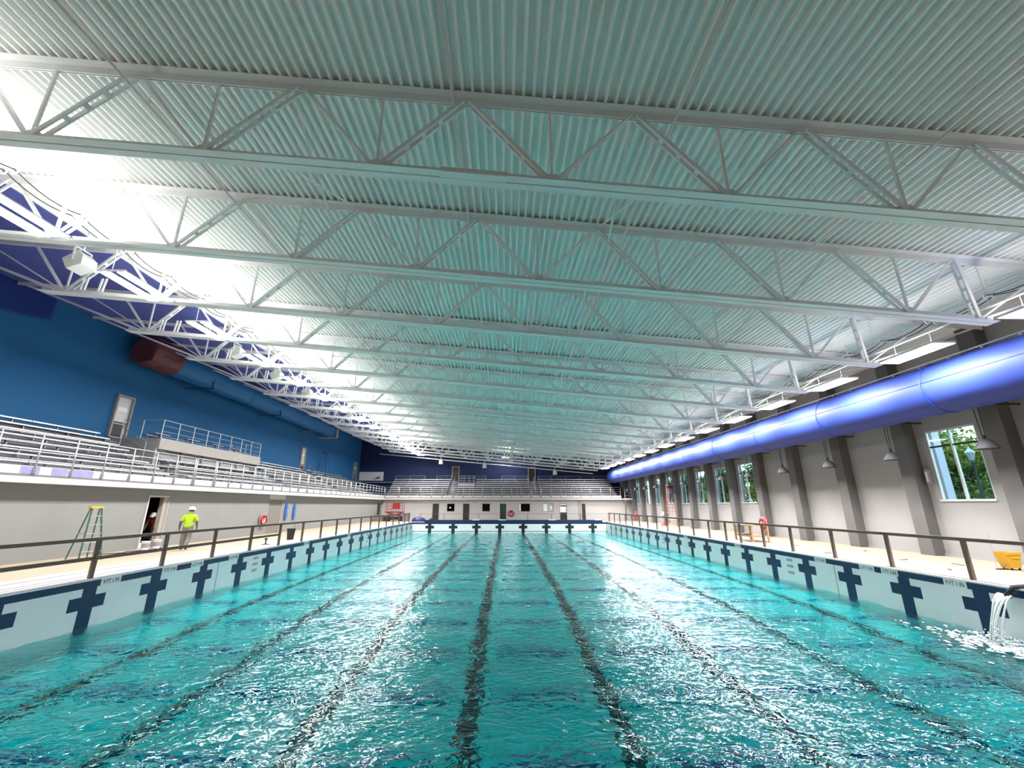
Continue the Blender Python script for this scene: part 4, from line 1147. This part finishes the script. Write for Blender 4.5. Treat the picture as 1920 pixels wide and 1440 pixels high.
# ------------------------------------------------------------------ step ladders
def step_ladder(loc, H, W, D, rot, rail, rungm, cap, label, n):
    t = thing('step_ladder', (0, 0, 0), label, 'ladder')
    wt = W*0.42
    for s in (-1, 1):
        MB().bar((s*W/2, -D/2, 0), (s*wt/2, -0.07, H), 0.03, 0.075, side=(1, 0, 0)).build('front_rail', rail, t)
        MB().bar((s*W/2*0.94, D/2, 0), (s*wt/2, 0.07, H-0.03), 0.025, 0.05, side=(1, 0, 0)).build('rear_rail', rail, t)
        MB().box(s*W/2-0.03, s*W/2+0.03, -D/2-0.05, -D/2+0.05, 0, 0.04).build('foot', M['black'], t)
    for k in range(1, n+1):
        f = k/(n+1); w = W + (wt-W)*f; y = -D/2 + (-0.07+D/2)*f; z = H*f
        MB().box(-w/2, w/2, y-0.045, y+0.045, z-0.015, z+0.012).build('step', rungm, t)
    for k in range(1, max(2, n//2)+1):
        f = k/(max(2, n//2)+1); w = (W + (wt-W)*f)*0.95; y = D/2 - (D/2-0.07)*f
        MB().bar((-w/2, y, H*f), (w/2, y, H*f), 0.03, 0.03, side=(0, 0, 1)).build('rear_brace', rungm, t)
    MB().box(-wt/2-0.05, wt/2+0.05, -0.15, 0.15, H-0.03, H+0.04).build('top_cap', cap, t)
    for s in (-1, 1): MB().bar((s*W*0.38, -D*0.25, H*0.5), (s*W*0.38, D*0.25, H*0.5), 0.012, 0.025, side=(1, 0, 0)).build('spreader', rungm, t)
    t.location = loc; t.rotation_euler.z = rot
    return t
step_ladder((-15.25, 16.55, 0), 1.80, 0.62, 1.10, math.radians(62), M['green'], M['alu_rung'], M['yellow'], 'green step ladder with yellow top against the grey left wall', 5)
step_ladder((15.75, 41.6, 0), 3.66, 0.80, 1.9, math.radians(-12), M['orange'], M['alu_rung'], M['orange'], 'tall orange step ladder carrying a worker by the right windows', 11)
step_ladder((-21.3, 50.3, 5.2), 2.75, 0.7, 1.5, math.radians(70), M['ladder_blue'], M['ladder_blue'], M['ladder_blue'], 'dark blue step ladder on the top walkway against the blue wall', 8)
# top walkway along the blue wall
o = MB().box(XL, -21.05, YB, YF, 5.12, 5.2).build('floor_walkway_left', M['alu_dark']); tag(o, 'walkway at the top of the left stands', kind='structure')
o = MB().box(-21.05, XR-0.5, YF-0.85, YF, 5.12, 5.2).build('floor_walkway_far', M['alu_dark']); tag(o, 'walkway at the top of the far stands', kind='structure')

# ------------------------------------------------------------------ buckets and small items on the deck
def bucket(c, r0, r1, h, m, label, lab=None, handle=True, name='bucket'):
    t = thing(name, c, label, 'bucket')
    MB().lathe([(r0, 0), (r1, h), (r1+0.015, h), (r1+0.015, h-0.03), (r1-0.012, h), (r0-0.012, 0.02)], c, 18).build('body', m, t, smooth=False)
    if handle: MB().torus((c[0], c[1], c[2]+h), r1, 0.008, 'y', 12, 5, a0=0, a1=math.pi).build('handle', M['black'] if m is not M['black'] else M['pendant'], t)
    if lab: MB().lathe([(r0+0.35*(r1-r0)+0.004, h*0.3), (r0+0.75*(r1-r0)+0.004, h*0.75)], c, 18).build('label_wrap', lab, t)
bucket((-15.75, 19.85, 0), 0.13, 0.155, 0.37, M['bucket'], 'white paint bucket nearest the camera by the dark doorway', M['bucket_label'])
bucket((-15.72, 20.42, 0), 0.13, 0.155, 0.40, M['bucket'], 'white paint bucket farther from the camera by the dark doorway', M['bucket_label'])
t = thing('waste_bin', (-12.25, 25.6, 0), 'tall black bin with wire handle standing on the left deck', 'bin')
MB().lathe([(0.17, 0), (0.22, 0.6), (0.235, 0.6), (0.235, 0.57), (0.205, 0.6), (0.16, 0.03)], (-12.25, 25.6, 0), 18).build('body', M['black'], t)
MB().path([(-12.05, 25.6, 0.6), (-12.1, 25.6, 0.8), (-12.2, 25.6, 0.93), (-12.26, 25.6, 0.95)], 0.012, 6).build('wire_handle', M['pendant'], t)
t = thing('floor_anchor', (-11.95, 22.5, 0), 'small black floor anchor on the left deck', 'anchor')
MB().lathe([(0.10, 0.0), (0.09, 0.04), (0.03, 0.06), (0.03, 0.22), (0.08, 0.25), (0.075, 0.30), (0.02, 0.31)], (-11.95, 22.5, 0), 12).build('post', M['black'], t)
MB().box(-12.12, -11.78, 22.4, 22.6, 0, 0.03).build('base_plate', M['black'], t)
# yellow mop bucket and pole at right
mx, my = 15.35, 13.55
t = thing('mop_bucket', (mx, my, 0), 'yellow mop bucket against the right wall', 'bucket')
mb = MB(); A = [(-0.15,-0.13),(0.18,-0.13),(0.18,0.13),(-0.15,0.13)]; B = [(-0.27,-0.17),(0.23,-0.17),(0.23,0.17),(-0.27,0.17)]
mb.add([(mx+a, my+b, 0.06) for a, b in A] + [(mx+a, my+b, 0.50) for a, b in B] + [(mx+a*0.93, my+b*0.93, 0.50) for a, b in B] + [(mx+a*0.9, my+b*0.9, 0.10) for a, b in A],
       [(0,3,2,1)] + [(i,(i+1) % 4,4+(i+1) % 4,4+i) for i in range(4)] + [(4+i,4+(i+1) % 4,8+(i+1) % 4,8+i) for i in range(4)] + [(8+i,8+(i+1) % 4,12+(i+1) % 4,12+i) for i in range(4)] + [(12,13,14,15)])
mb.build('body', M['mop'], t)
MB().box(mx-0.28, mx+0.24, my-0.19, my-0.17, 0.44, 0.51).build('rim', M['mop'], t)
MB().box(mx-0.08, mx+0.15, my-0.19, my-0.155, 0.34, 0.38).build('grip', M['yellow'], t)
for sx in (-0.11, 0.14):
    for sy in (-0.10, 0.10): MB().lathe([(0.03, -0.012), (0.03, 0.012)], (mx+sx, my+sy, 0.03), 10, axis='x').build('caster', M['black'], t)
t = thing('floor_squeegee', (14.98, 13.6, 0), 'thin upright pole with foot beside the yellow mop bucket', 'squeegee')
MB().tube((14.98, 13.6, 0.02), (15.0, 13.62, 1.05), 0.012, 6).build('pole', M['alu_rung'], t)
MB().box(14.95, 15.3, 13.57, 13.63, 0, 0.03).build('blade', M['pendant'], t)
# grey waste bin, sawhorse of lumber, mop sign on the right deck
t = thing('grey_bin', (16.1, 37.3, 0), 'square grey waste bin below the orange ladder', 'bin')
MB().prism([(15.82,37.05,0),(16.38,37.05,0),(16.38,37.55,0),(15.82,37.55,0)], (0,0,0.72)).build('body', M['bin'], t)
MB().box(15.78, 16.42, 37.01, 37.59, 0.72, 0.80).build('lid', M['pendant'], t)
t = thing('lumber_bench', (13.6, 24.4, 0), 'rough trestle of fresh lumber on the right deck', 'trestle')
for x, y in ((13.15, 23.5), (14.0, 23.5), (13.15, 25.2), (14.0, 25.2)): MB().box(x-0.04, x+0.04, y-0.04, y+0.04, 0, 0.82).build('leg', M['lumber'], t)
MB().box(13.08, 14.06, 23.42, 25.28, 0.82, 0.87).build('top_board', M['lumber'], t)
for y in (23.5, 25.2): MB().box(13.19, 13.96, y-0.02, y+0.02, 0.25, 0.34).build('stretcher', M['lumber'], t)
MB().box(13.13, 13.17, 23.54, 25.16, 0.25, 0.34).build('stretcher', M['lumber'], t)
t = thing('wet_floor_stand', (15.3, 42.4, 0), 'small red footed stand with pole on the right deck', 'stand')
MB().lathe([(0.34, 0), (0.30, 0.05), (0.10, 0.28), (0.03, 0.34)], (15.3, 42.4, 0), 8).build('foot', M['red'], t)
MB().tube((15.3, 42.4, 0.3), (15.3, 42.4, 1.1), 0.03, 8).build('pole', M['alu_rung'], t)
MB().box(15.2, 15.4, 42.37, 42.43, 1.0, 1.3).build('head', M['fixture'], t)
for i, (x, y, r, l) in enumerate(((14.3, 16.0, 0.4, 0.42), (13.5, 13.6, 0.9, 0.35), (14.9, 14.7, 1.3, 0.5), (15.4, 19.0, 0.7, 0.3), (14.1, 21.5, 1.1, 0.5), (13.2, 18.2, 0.2, 0.3))):
    o = MB().box(-l/2, l/2, -0.035, 0.035, 0, 0.022).build('wood_scrap', M['debris']); o.location = (x, y, 0.011); o.rotation_euler.z = r
    tag(o, 'small brown wood scrap on the right deck, %s in order of distance' % ORD[sorted(((14.3,16.0),(13.5,13.6),(14.9,14.7),(15.4,19.0),(14.1,21.5),(13.2,18.2)), key=lambda p: p[1]).index((x, y))], 'scrap', 'wood scraps on the right deck')
# hose lying by the left wall near the doorway
o = MB().path([(-16.1, 18.0, 0.02), (-15.6, 18.6, 0.02), (-15.9, 19.2, 0.02), (-15.4, 19.6, 0.02), (-15.8, 20.9, 0.02)], 0.018, 6).build('hose', M['pendant'], smooth=True)
tag(o, 'thin grey hose on the deck beside the white buckets', 'hose')
o = MB().tube((-16.28, 14.35, 0.0), (-16.30, 13.0, 1.45), 0.02, 6).build('leaning_pole', M['pendant']); tag(o, 'thin grey pole leaning on the left wall at the frame edge', 'pole')
# scissor lift in the far left corner
sx, sy = -13.9, 55.4
t = thing('scissor_lift', (sx, sy, 0), 'red scissor lift with raised platform in the far left corner', 'lift')
MB().box(sx-1.1, sx+1.1, sy-0.6, sy+0.6, 0.18, 0.55).build('chassis', M['black'], t)
for a in (-0.8, 0.8):
    for b in (-0.55, 0.55): MB().lathe([(0.19, -0.08), (0.19, 0.08)], (sx+a, sy+b, 0.19), 14, axis='y').build('wheel', M['black'], t)
for s in (-0.35, 0.35):
    MB().bar((sx-0.9, sy+s, 0.58), (sx+0.9, sy+s, 0.98), 0.05, 0.09).build('scissor_arm', M['red'], t)
    MB().bar((sx+0.9, sy+s, 0.58), (sx-0.9, sy+s, 0.98), 0.05, 0.09).build('scissor_arm', M['red'], t)
MB().box(sx-1.1, sx+1.1, sy-0.55, sy+0.55, 1.0, 1.15).build('platform', M['red'], t)
for a in (-1.05, -0.35, 0.35, 1.05):
    for b in (-0.5, 0.5): MB().tube((sx+a, sy+b, 1.15), (sx+a, sy+b, 2.2), 0.025, 6).build('railing_post', M['red'], t)
for z in (1.45, 1.8, 2.2):
    for b in (-0.5, 0.5): MB().tube((sx-1.05, sy+b, z), (sx+1.05, sy+b, z), 0.025, 6).build('railing_bar', M['red'], t)
MB().box(sx-0.2, sx+0.75, sy-0.53, sy-0.50, 1.5, 2.2).build('control_panel', M['red'], t)
# dark door in the far left corner of the under-stand wall
d = empty('door_13', (LWX, 56.9, 0)); tag(d, 'dark narrow door by the scissor lift', kind='structure')
MB().box(LWX, LWX+0.03, 56.3, 57.4, 0, 2.14).build('leaf', M['door_dark'], d)
# stacked crates beside the lift, blue tarp, black ball
for i, (x, y, s, h) in enumerate(((-15.6, 54.6, 0.45, 0.7), (-15.2, 55.8, 0.4, 0.5), (-12.2, 54.3, 0.35, 0.8))):
    t = thing('equipment_crate', (x, y, 0), 'dark equipment crate %s' % ('left of the scissor lift at the wall', 'behind the left end of the scissor lift', 'right of the scissor lift')[i], 'crate', 'crates by the lift')
    MB().box(x-s, x+s, y-s, y+s, 0.03, h).build('body', M['bin'], t); MB().box(x-s-0.02, x+s+0.02, y-s-0.02, y+s+0.02, h, h+0.05).build('lid', M['debris'], t)
    MB().box(x-s, x+s, y-s, y+s, 0, 0.03).build('skid', M['lumber'], t)
mb = MB(); n = 16; vs = []
for k, (r, z) in enumerate(((0.78, 0.0), (0.74, 0.22), (0.55, 0.42), (0.25, 0.52), (0.04, 0.53))):
    for i in range(n):
        a = 2*math.pi*i/n; q = r*(1 + 0.13*math.sin(3*a + k)); vs.append((-10.6 + 1.1*q*math.cos(a), 53.9 + 0.6*q*math.sin(a), z*(1+0.1*math.sin(2*a))))
mb.add(vs, [(k*n+i, k*n+(i+1) % n, (k+1)*n+(i+1) % n, (k+1)*n+i) for k in range(4) for i in range(n)] + [tuple(range(4*n, 5*n)), tuple(range(n-1, -1, -1))])
o = mb.build('tarp_heap', M['tarp'], smooth=True); tag(o, 'heap of blue tarp on the deck at the far left pool corner', 'tarp')
t = thing('black_ball', (-9.05, 53.8, 0), 'black round float on the deck at the far pool end', 'float')
MB().lathe([(0.02, 0), (0.16, 0.05), (0.22, 0.2), (0.16, 0.36), (0.02, 0.41)], (-9.05, 53.8, 0), 14).build('ball', M['black'], t, smooth=True)
MB().tube((-9.05, 53.8, 0.40), (-9.05, 53.8, 0.47), 0.03, 8).build('cap', M['pendant'], t)

# ------------------------------------------------------------------ people
def person(name, loc, rot, J, mats, label, hat=True):
    """J: dict of joints (local, facing +y); one continuous skinned body"""
    bones = [('pelvis','waist','shirt'),('waist','chest','shirt'),('chest','neck','shirt'),('neck','jaw','skin'),('jaw','crown','skin')]
    for s in 'lr':
        bones += [('chest','sh_'+s,'shirt'),('sh_'+s,'ua_'+s,'shirt'),('ua_'+s,'el_'+s,'skin'),('el_'+s,'wr_'+s,'skin'),('wr_'+s,'pa_'+s,'skin'),
                  ('pelvis','hp_'+s,'trouser'),('hp_'+s,'kn_'+s,'trouser'),('kn_'+s,'an_'+s,'trouser'),('an_'+s,'he_'+s,'boot'),('an_'+s,'to_'+s,'boot')]
    Rr = {'pelvis':(.165,.12),'waist':(.165,.115),'chest':(.19,.125),'neck':(.065,.065),'jaw':(.082,.085),'crown':(.085,.095)}
    for s in 'lr':
        Rr.update({'sh_'+s:(.078,.078),'ua_'+s:(.070,.070),'el_'+s:(.045,.045),'wr_'+s:(.032,.032),'pa_'+s:(.042,.024),
                   'hp_'+s:(.105,.105),'kn_'+s:(.088,.088),'an_'+s:(.072,.072),'he_'+s:(.045,.05),'to_'+s:(.045,.035)})
    names = list(Rr); idx = {n: i for i, n in enumerate(names)}
    me = bpy.data.meshes.new(name); me.from_pydata([J[n] for n in names], [(idx[a], idx[b]) for a, b, _ in bones], []); me.update()
    ob = bpy.data.objects.new(name, me); COL.objects.link(ob)
    sk = ob.modifiers.new('skin', 'SKIN'); sk.use_smooth_shade = True; sk.branch_smoothing = 0.5
    ob.modifiers.new('sub', 'SUBSURF').levels = 2
    for i, n in enumerate(names):
        v = me.skin_vertices[0].data[i]; v.radius = tuple(q*(1.0 if n in ('jaw','crown','neck') or n[:2] in ('wr','pa','he','to') else 1.17) for q in Rr[n]); v.use_root = (n == 'pelvis')
    bpy.context.view_layer.update()
    body = bpy.data.meshes.new_from_object(ob.evaluated_get(bpy.context.evaluated_depsgraph_get()))
    bpy.data.objects.remove(ob)
    # fingers and face details
    bm = bmesh.new(); bm.from_mesh(body)
    extra = MB()
    for s, sg in (('l', -1), ('r', 1)):
        p = Vector(J['pa_'+s]); w = Vector(J['wr_'+s]); d = (p - w).normalized()
        side = d.cross(Vector((sg, 0, 0))); side = side.normalized() if side.length > 0.1 else Vector((0, 1, 0))
        inward = side.cross(d).normalized()*0.5
        for k, L in enumerate((0.072, 0.082, 0.076, 0.060)):
            o = p + side*(0.027 - 0.018*k) - d*0.01
            m1 = o + d*L*0.55 + inward*0.012; extra.path([o, m1, m1 + d*L*0.4 + inward*0.045], [0.0095, 0.0085, 0.007], 6)
        o = w + d*0.03 + side*0.035
        extra.path([o, o + side*0.03 + d*0.03, o + side*0.035 + d*0.065], [0.012, 0.010, 0.008], 6)
    jaw, cr = Vector(J['jaw']), Vector(J['crown']); up = (cr - jaw).normalized(); fw = Vector(J.get('face', (0, 1, 0))).normalized()
    rt = fw.cross(up).normalized(); mid = jaw.lerp(cr, 0.45)
    extra.path([mid + fw*0.085 + up*0.02, mid + fw*0.115 - up*0.02, mid + fw*0.085 - up*0.03], [0.008, 0.016, 0.010], 6)   # nose
    for sg in (-1, 1): extra.lathe([(0.02, -0.008), (0.034, 0.0), (0.02, 0.01)], mid + rt*(sg*0.088), 8, axis='x')           # ears
    extra.bar(mid + fw*0.092 - up*0.062 - rt*0.025, mid + fw*0.092 - up*0.062 + rt*0.025, 0.012, 0.01, side=fw)                # mouth
    for sg in (-1, 1): extra.lathe([(0.004, -0.006), (0.012, 0.0), (0.004, 0.006)], mid + fw*0.086 + up*0.022 + rt*(sg*0.035), 8, axis='y')
    em = extra.mesh('x'); nb = len(body.polygons); bm.from_mesh(em); bm.to_mesh(body); bm.free()
    order = ['shirt', 'skin', 'trouser', 'boot']
    for k in order: body.materials.append(mats[k])
    if len(body.materials) > 4: pass
    seg = [(Vector(J[a]), Vector(J[b]), m, (Rr[a][0]+Rr[b][0])/2) for a, b, m in bones]
    for i, pl_ in enumerate(body.polygons):
        pl_.use_smooth = True
        if i >= nb: pl_.material_index = 1; continue
        c = pl_.center; best = None
        for a, b, m, r in seg:
            ab = b - a; t_ = max(0, min(1, (c - a).dot(ab)/max(ab.length_squared, 1e-9))); dd = (c - (a + ab*t_)).length - r*0.6
            if best is None or dd < best[0]: best = (dd, m)
        m = best[1]
        if m == 'shirt' and c.z < J['pelvis'][2] + 0.02 and not J.get('bent'): m = 'trouser'
        pl_.material_index = order.index(m)
    root = tag(empty(name, (0, 0, 0)), label, 'person')
    link('body', body, root)
    if hat:
        h = Vector(J['crown']); mb = MB()
        mb.lathe([(0.135, 0.0), (0.13, 0.04), (0.112, 0.085), (0.07, 0.12), (0.01, 0.132)], (0, 0, 0), 18)
        mb.lathe([(0.15, -0.008), (0.155, 0.0), (0.12, 0.012)], (0, 0.0, 0), 18)
        mb.box(-0.085, 0.085, 0.1, 0.20, -0.012, 0.004)
        q = Vector((0, 0, 1)).rotation_difference(up).to_matrix()
        ang = math.atan2(fw.x, fw.y)
        Rz = Matrix.Rotation(-ang, 3, 'Z')
        mb.v = [tuple(q @ (Rz @ Vector(v)) + h - up*0.02) for v in mb.v]
        mb.build('hard_hat', mats['hat'], root, smooth=True)
    root.location = loc; root.rotation_euler.z = rot
    return root
def walk_pose():
    J = {'pelvis':(0,0,.95),'waist':(0,0,1.10),'chest':(0,.02,1.36),'neck':(0,.03,1.53),'jaw':(0,.05,1.60),'crown':(0,.05,1.72)}
    J.update({'sh_l':(-.20,.02,1.44),'ua_l':(-.265,-.01,1.24),'el_l':(-.30,-.05,1.14),'wr_l':(-.33,.06,.92),'pa_l':(-.33,.09,.85),
              'sh_r':(.20,.02,1.44),'ua_r':(.255,.04,1.24),'el_r':(.28,.04,1.14),'wr_r':(.27,.20,.95),'pa_r':(.26,.23,.89),
              'hp_l':(-.10,0,.90),'kn_l':(-.12,.04,.49),'an_l':(-.13,.02,.09),'he_l':(-.13,-.04,.055),'to_l':(-.14,.17,.045),
              'hp_r':(.10,0,.90),'kn_r':(.11,-.03,.50),'an_r':(.10,-.26,.16),'he_r':(.10,-.31,.15),'to_r':(.11,-.10,.05)})
    return J
J = walk_pose()
person('person', (-13.95, 19.7, 0), math.radians(18), J,
       dict(shirt=M['hivis'], skin=M['skin'], trouser=M['camo'], boot=M['boot'], hat=M['hat']),
       'worker in yellow shirt, camouflage trousers and white hard hat walking on the left deck')
J = walk_pose()
J.update({'chest':(0,.22,1.20),'waist':(0,.10,1.05),'neck':(0,.36,1.30),'jaw':(0,.42,1.34),'crown':(0,.47,1.45),'sh_l':(-.20,.26,1.27),'sh_r':(.20,.26,1.27),
          'ua_l':(-.24,.32,1.08),'ua_r':(.24,.32,1.08),'el_l':(-.25,.38,.98),'el_r':(.25,.38,.98),'wr_l':(-.2,.55,.85),'wr_r':(.2,.55,.85),'pa_l':(-.19,.60,.80),'pa_r':(.19,.60,.80),'bent':1,
          'an_r':(.10,-.10,.09),'he_r':(.10,-.16,.055),'to_r':(.11,.05,.045),'face':(0,1,-0.2)})
person('person', (LWX-0.5, 21.68, 0), math.radians(195), J,
       dict(shirt=M['red_shirt'], skin=M['skin'], trouser=M['dark_trousers'], boot=M['boot'], hat=M['hat']),
       'stooping worker in red shirt and white hard hat inside the dark doorway')
J = walk_pose(); J.update({'an_r':(.10,0,.09),'he_r':(.10,-.06,.055),'to_r':(.11,.13,.045),'kn_r':(.11,.03,.50)})
person('person', (LWX-0.95, 22.35, 0), math.radians(200), J,
       dict(shirt=M['dark_shirt'], skin=M['skin'], trouser=M['dark_trousers'], boot=M['boot'], hat=M['hat']),
       'dark-clothed worker with white hard hat standing behind the stooping one in the doorway')
J = walk_pose()
J.update({'an_r':(.10,0,.09),'he_r':(.10,-.06,.055),'to_r':(.11,.13,.045),'kn_r':(.11,.03,.50),
          'ua_l':(-.26,.20,1.50),'el_l':(-.28,.30,1.56),'wr_l':(-.22,.50,1.66),'pa_l':(-.20,.57,1.69),'ua_r':(.26,.2,1.48),'el_r':(.28,.32,1.52),'wr_r':(.2,.5,1.6),'pa_r':(.18,.57,1.63)})
person('person', (15.72, 40.93, 2.135), math.radians(-12), J,
       dict(shirt=M['dark_shirt'], skin=M['skin'], trouser=M['dark_trousers'], boot=M['boot'], hat=M['red_shirt']),
       'worker in dark red reaching up on the tall orange ladder')

# ------------------------------------------------------------------ filling jet and splash at the right wall
def splash():
    mb = MB()
    for j in range(7):
        x0 = 11.75 + 0.02*j; y0 = 10.55 + 0.06*j; pts = []
        for k in range(9):
            f = k/8; pts.append((x0 - 0.55*f + 0.03*math.sin(4*f + j), y0 + 0.10*f*math.sin(j), -0.15 - 0.05*f - 1.0*f*f))
        mb.path(pts, [0.018 + 0.012*random.random() for _ in pts], 6)
    for i in range(260):
        r = abs(random.gauss(0, 0.5)); a = random.uniform(0, 6.28)
        s = random.uniform(0.008, 0.03)
        z = WZ + 0.02 + abs(random.gauss(0, 0.16))*max(0, 1-r)
        mb.lathe([(s*0.3, -s), (s, 0), (s*0.3, s)], (11.2 + 0.7*r*math.cos(a), 10.55 + r*math.sin(a), z), 6)
    for i in range(420):
        r = abs(random.gauss(0, 0.85)); a = random.uniform(0, 6.28); s = random.uniform(0.02, 0.085)
        x, y = 11.15 + r*0.8*math.cos(a), 10.5 + r*1.15*math.sin(a)
        if x > PXR - 0.05: continue
        mb.lathe([(s*0.5, -0.012), (s, 0.0), (s*0.4, 0.016)], (x, y, WZ + 0.012), 7)
    o = mb.build('water_splash', M['foam'], smooth=True)
    tag(o, 'white splash where water pours in at the right pool wall', 'splash', kind='stuff')
splash()
t = thing('fill_hose', (11.95, 10.7, 0), 'grey fill pipe hooked over the right pool edge above the splash', 'pipe')
MB().path([(12.9, 10.3, 0.06), (12.2, 10.5, 0.07), (11.9, 10.6, 0.03), (11.78, 10.65, -0.15)], 0.05, 8).build('pipe_run', M['pendant'], t, smooth=True)
MB().lathe([(0.065, -0.05), (0.065, 0.05)], (11.78, 10.65, -0.16), 10).build('nozzle', M['black'], t)

# ------------------------------------------------------------------ outside: lawn, trees, lamp post, column
o = MB().box(XR+0.3, 90, -10, 140, -0.4, -0.3).build('floor_lawn', M['grass']); tag(o, 'lawn outside the right windows', kind='structure')
def foliage_mesh(n, R, H, seed):
    r = np.random.default_rng(seed); V = []; F = []
    blobs = [(r.normal(0, R*0.42, 2), r.uniform(0.12, 1.0)) for _ in range(16)]
    for i in range(n):
        (bx_, by_), bz = blobs[r.integers(0, 16)]
        d = r.normal(0, 1, 3); d /= np.linalg.norm(d); q = R*0.42*(0.55 + 0.45*r.random())
        c = np.array([bx_, by_, 0.4 + H*bz]) + d*q*np.array([1, 1, 0.8])
        u = r.normal(0, 1, 3); u /= np.linalg.norm(u); w = np.cross(u, r.normal(0, 1, 3)); w /= np.linalg.norm(w)
        s = r.uniform(0.07, 0.15); k = len(V)
        V += [c - u*s, c + w*s*0.5, c + u*s, c - w*s*0.5]; F.append((k, k+1, k+2, k+3))
    me = bpy.data.meshes.new('foliage'); me.from_pydata([tuple(v) for v in V], [], F); me.update(); return me
fol = [foliage_mesh(9000, 2.4, 5.2, 1), foliage_mesh(9000, 2.4, 5.6, 2), foliage_mesh(7000, 2.0, 4.2, 3)]
fm = []
for i, f in enumerate(fol):
    f2 = f.copy(); f.materials.append(M['leaf']); f2.materials.append(M['leaf2']); fm.append((f, f2))
trunk = MB(); trunk.path([(0,0,-0.35),(0.06,0.02,1.2),(0.0,0.05,2.6),(0.05,0,4.5)], [0.2,0.16,0.12,0.05], 8)
for a in range(5):
    an = a*1.3; trunk.path([(0.02,0.03,1.8+0.4*a),(0.8*math.cos(an),0.8*math.sin(an),2.7+0.4*a),(1.5*math.cos(an),1.5*math.sin(an),3.3+0.4*a)], [0.07,0.05,0.02], 6)
trm = trunk.mesh('trunk', True); trm.materials.append(M['bark'])
spots = [(24.6, 18.2, 1, 1), (24.2, 23.0, 2, 0), (27.5, 22.5, 1, 1), (22.6, 29.8, 2, 1), (22.9, 33.5, 1, 0), (25.5, 25.2, 1, 0), (30.5, 27.5, 0, 0), (23.6, 37.0, 2, 0), (24.5, 41.5, 0, 1), (23.2, 46.0, 1, 0), (25.0, 50.5, 2, 1), (23.6, 55.5, 0, 0),
         (25.2, 61.0, 1, 0), (30.0, 47.0, 1, 0), (31.0, 58.0, 0, 1), (27.0, 70.0, 2, 0), (34.0, 72.0, 0, 0), (29.5, 36.5, 1, 1), (31.0, 84.0, 1, 0)]
order = sorted(range(len(spots)), key=lambda i: spots[i][1])
for i, (x, y, k, c) in enumerate(spots):
    t = thing('tree', (x, y, -0.3), '%s tree outside the right windows, %s from the camera end' % ('yellow-green leafy' if c else 'deep green leafy', ORD[order.index(i)]), 'tree', 'trees outside the right windows')
    f = link('foliage', fm[k][c], t, (x, y, -0.2)); f['kind'] = 'stuff'
    link('trunk', trm, t, (x, y, 0))
    t.rotation_euler.z = random.uniform(0, 6.28); s = random.uniform(0.95, 1.2); t.scale = (s, s, s)
lx_, ly_ = 22.3, 19.95
t = thing('street_lamp', (lx_, ly_, -0.3), 'dark lantern lamp post outside the near window', 'street lamp')
MB().lathe([(0.14, 0), (0.10, 0.5), (0.055, 0.8), (0.045, 3.9), (0.07, 4.1), (0.09, 4.25)], (lx_, ly_, -0.3), 12).build('post', M['post_green'], t, smooth=True)
MB().lathe([(0.08, 4.25), (0.16, 4.58), (0.16, 4.6)], (lx_, ly_, -0.3), 8).build('lantern', M['lantern'], t)
MB().lathe([(0.19, 4.6), (0.17, 4.65), (0.06, 4.78), (0.02, 4.9)], (lx_, ly_, -0.3), 8).build('cap', M['lantern'], t)
t = thing('porch_column', (20.4, 19.75, -0.3), 'white square column outside the near window', 'column')
MB().box(20.2, 20.6, 19.55, 19.95, -0.3, 7.0).build('shaft', M['white_col'], t)
MB().box(20.1, 20.7, 19.45, 20.05, -0.3, 0.1).build('plinth', M['white_col'], t)
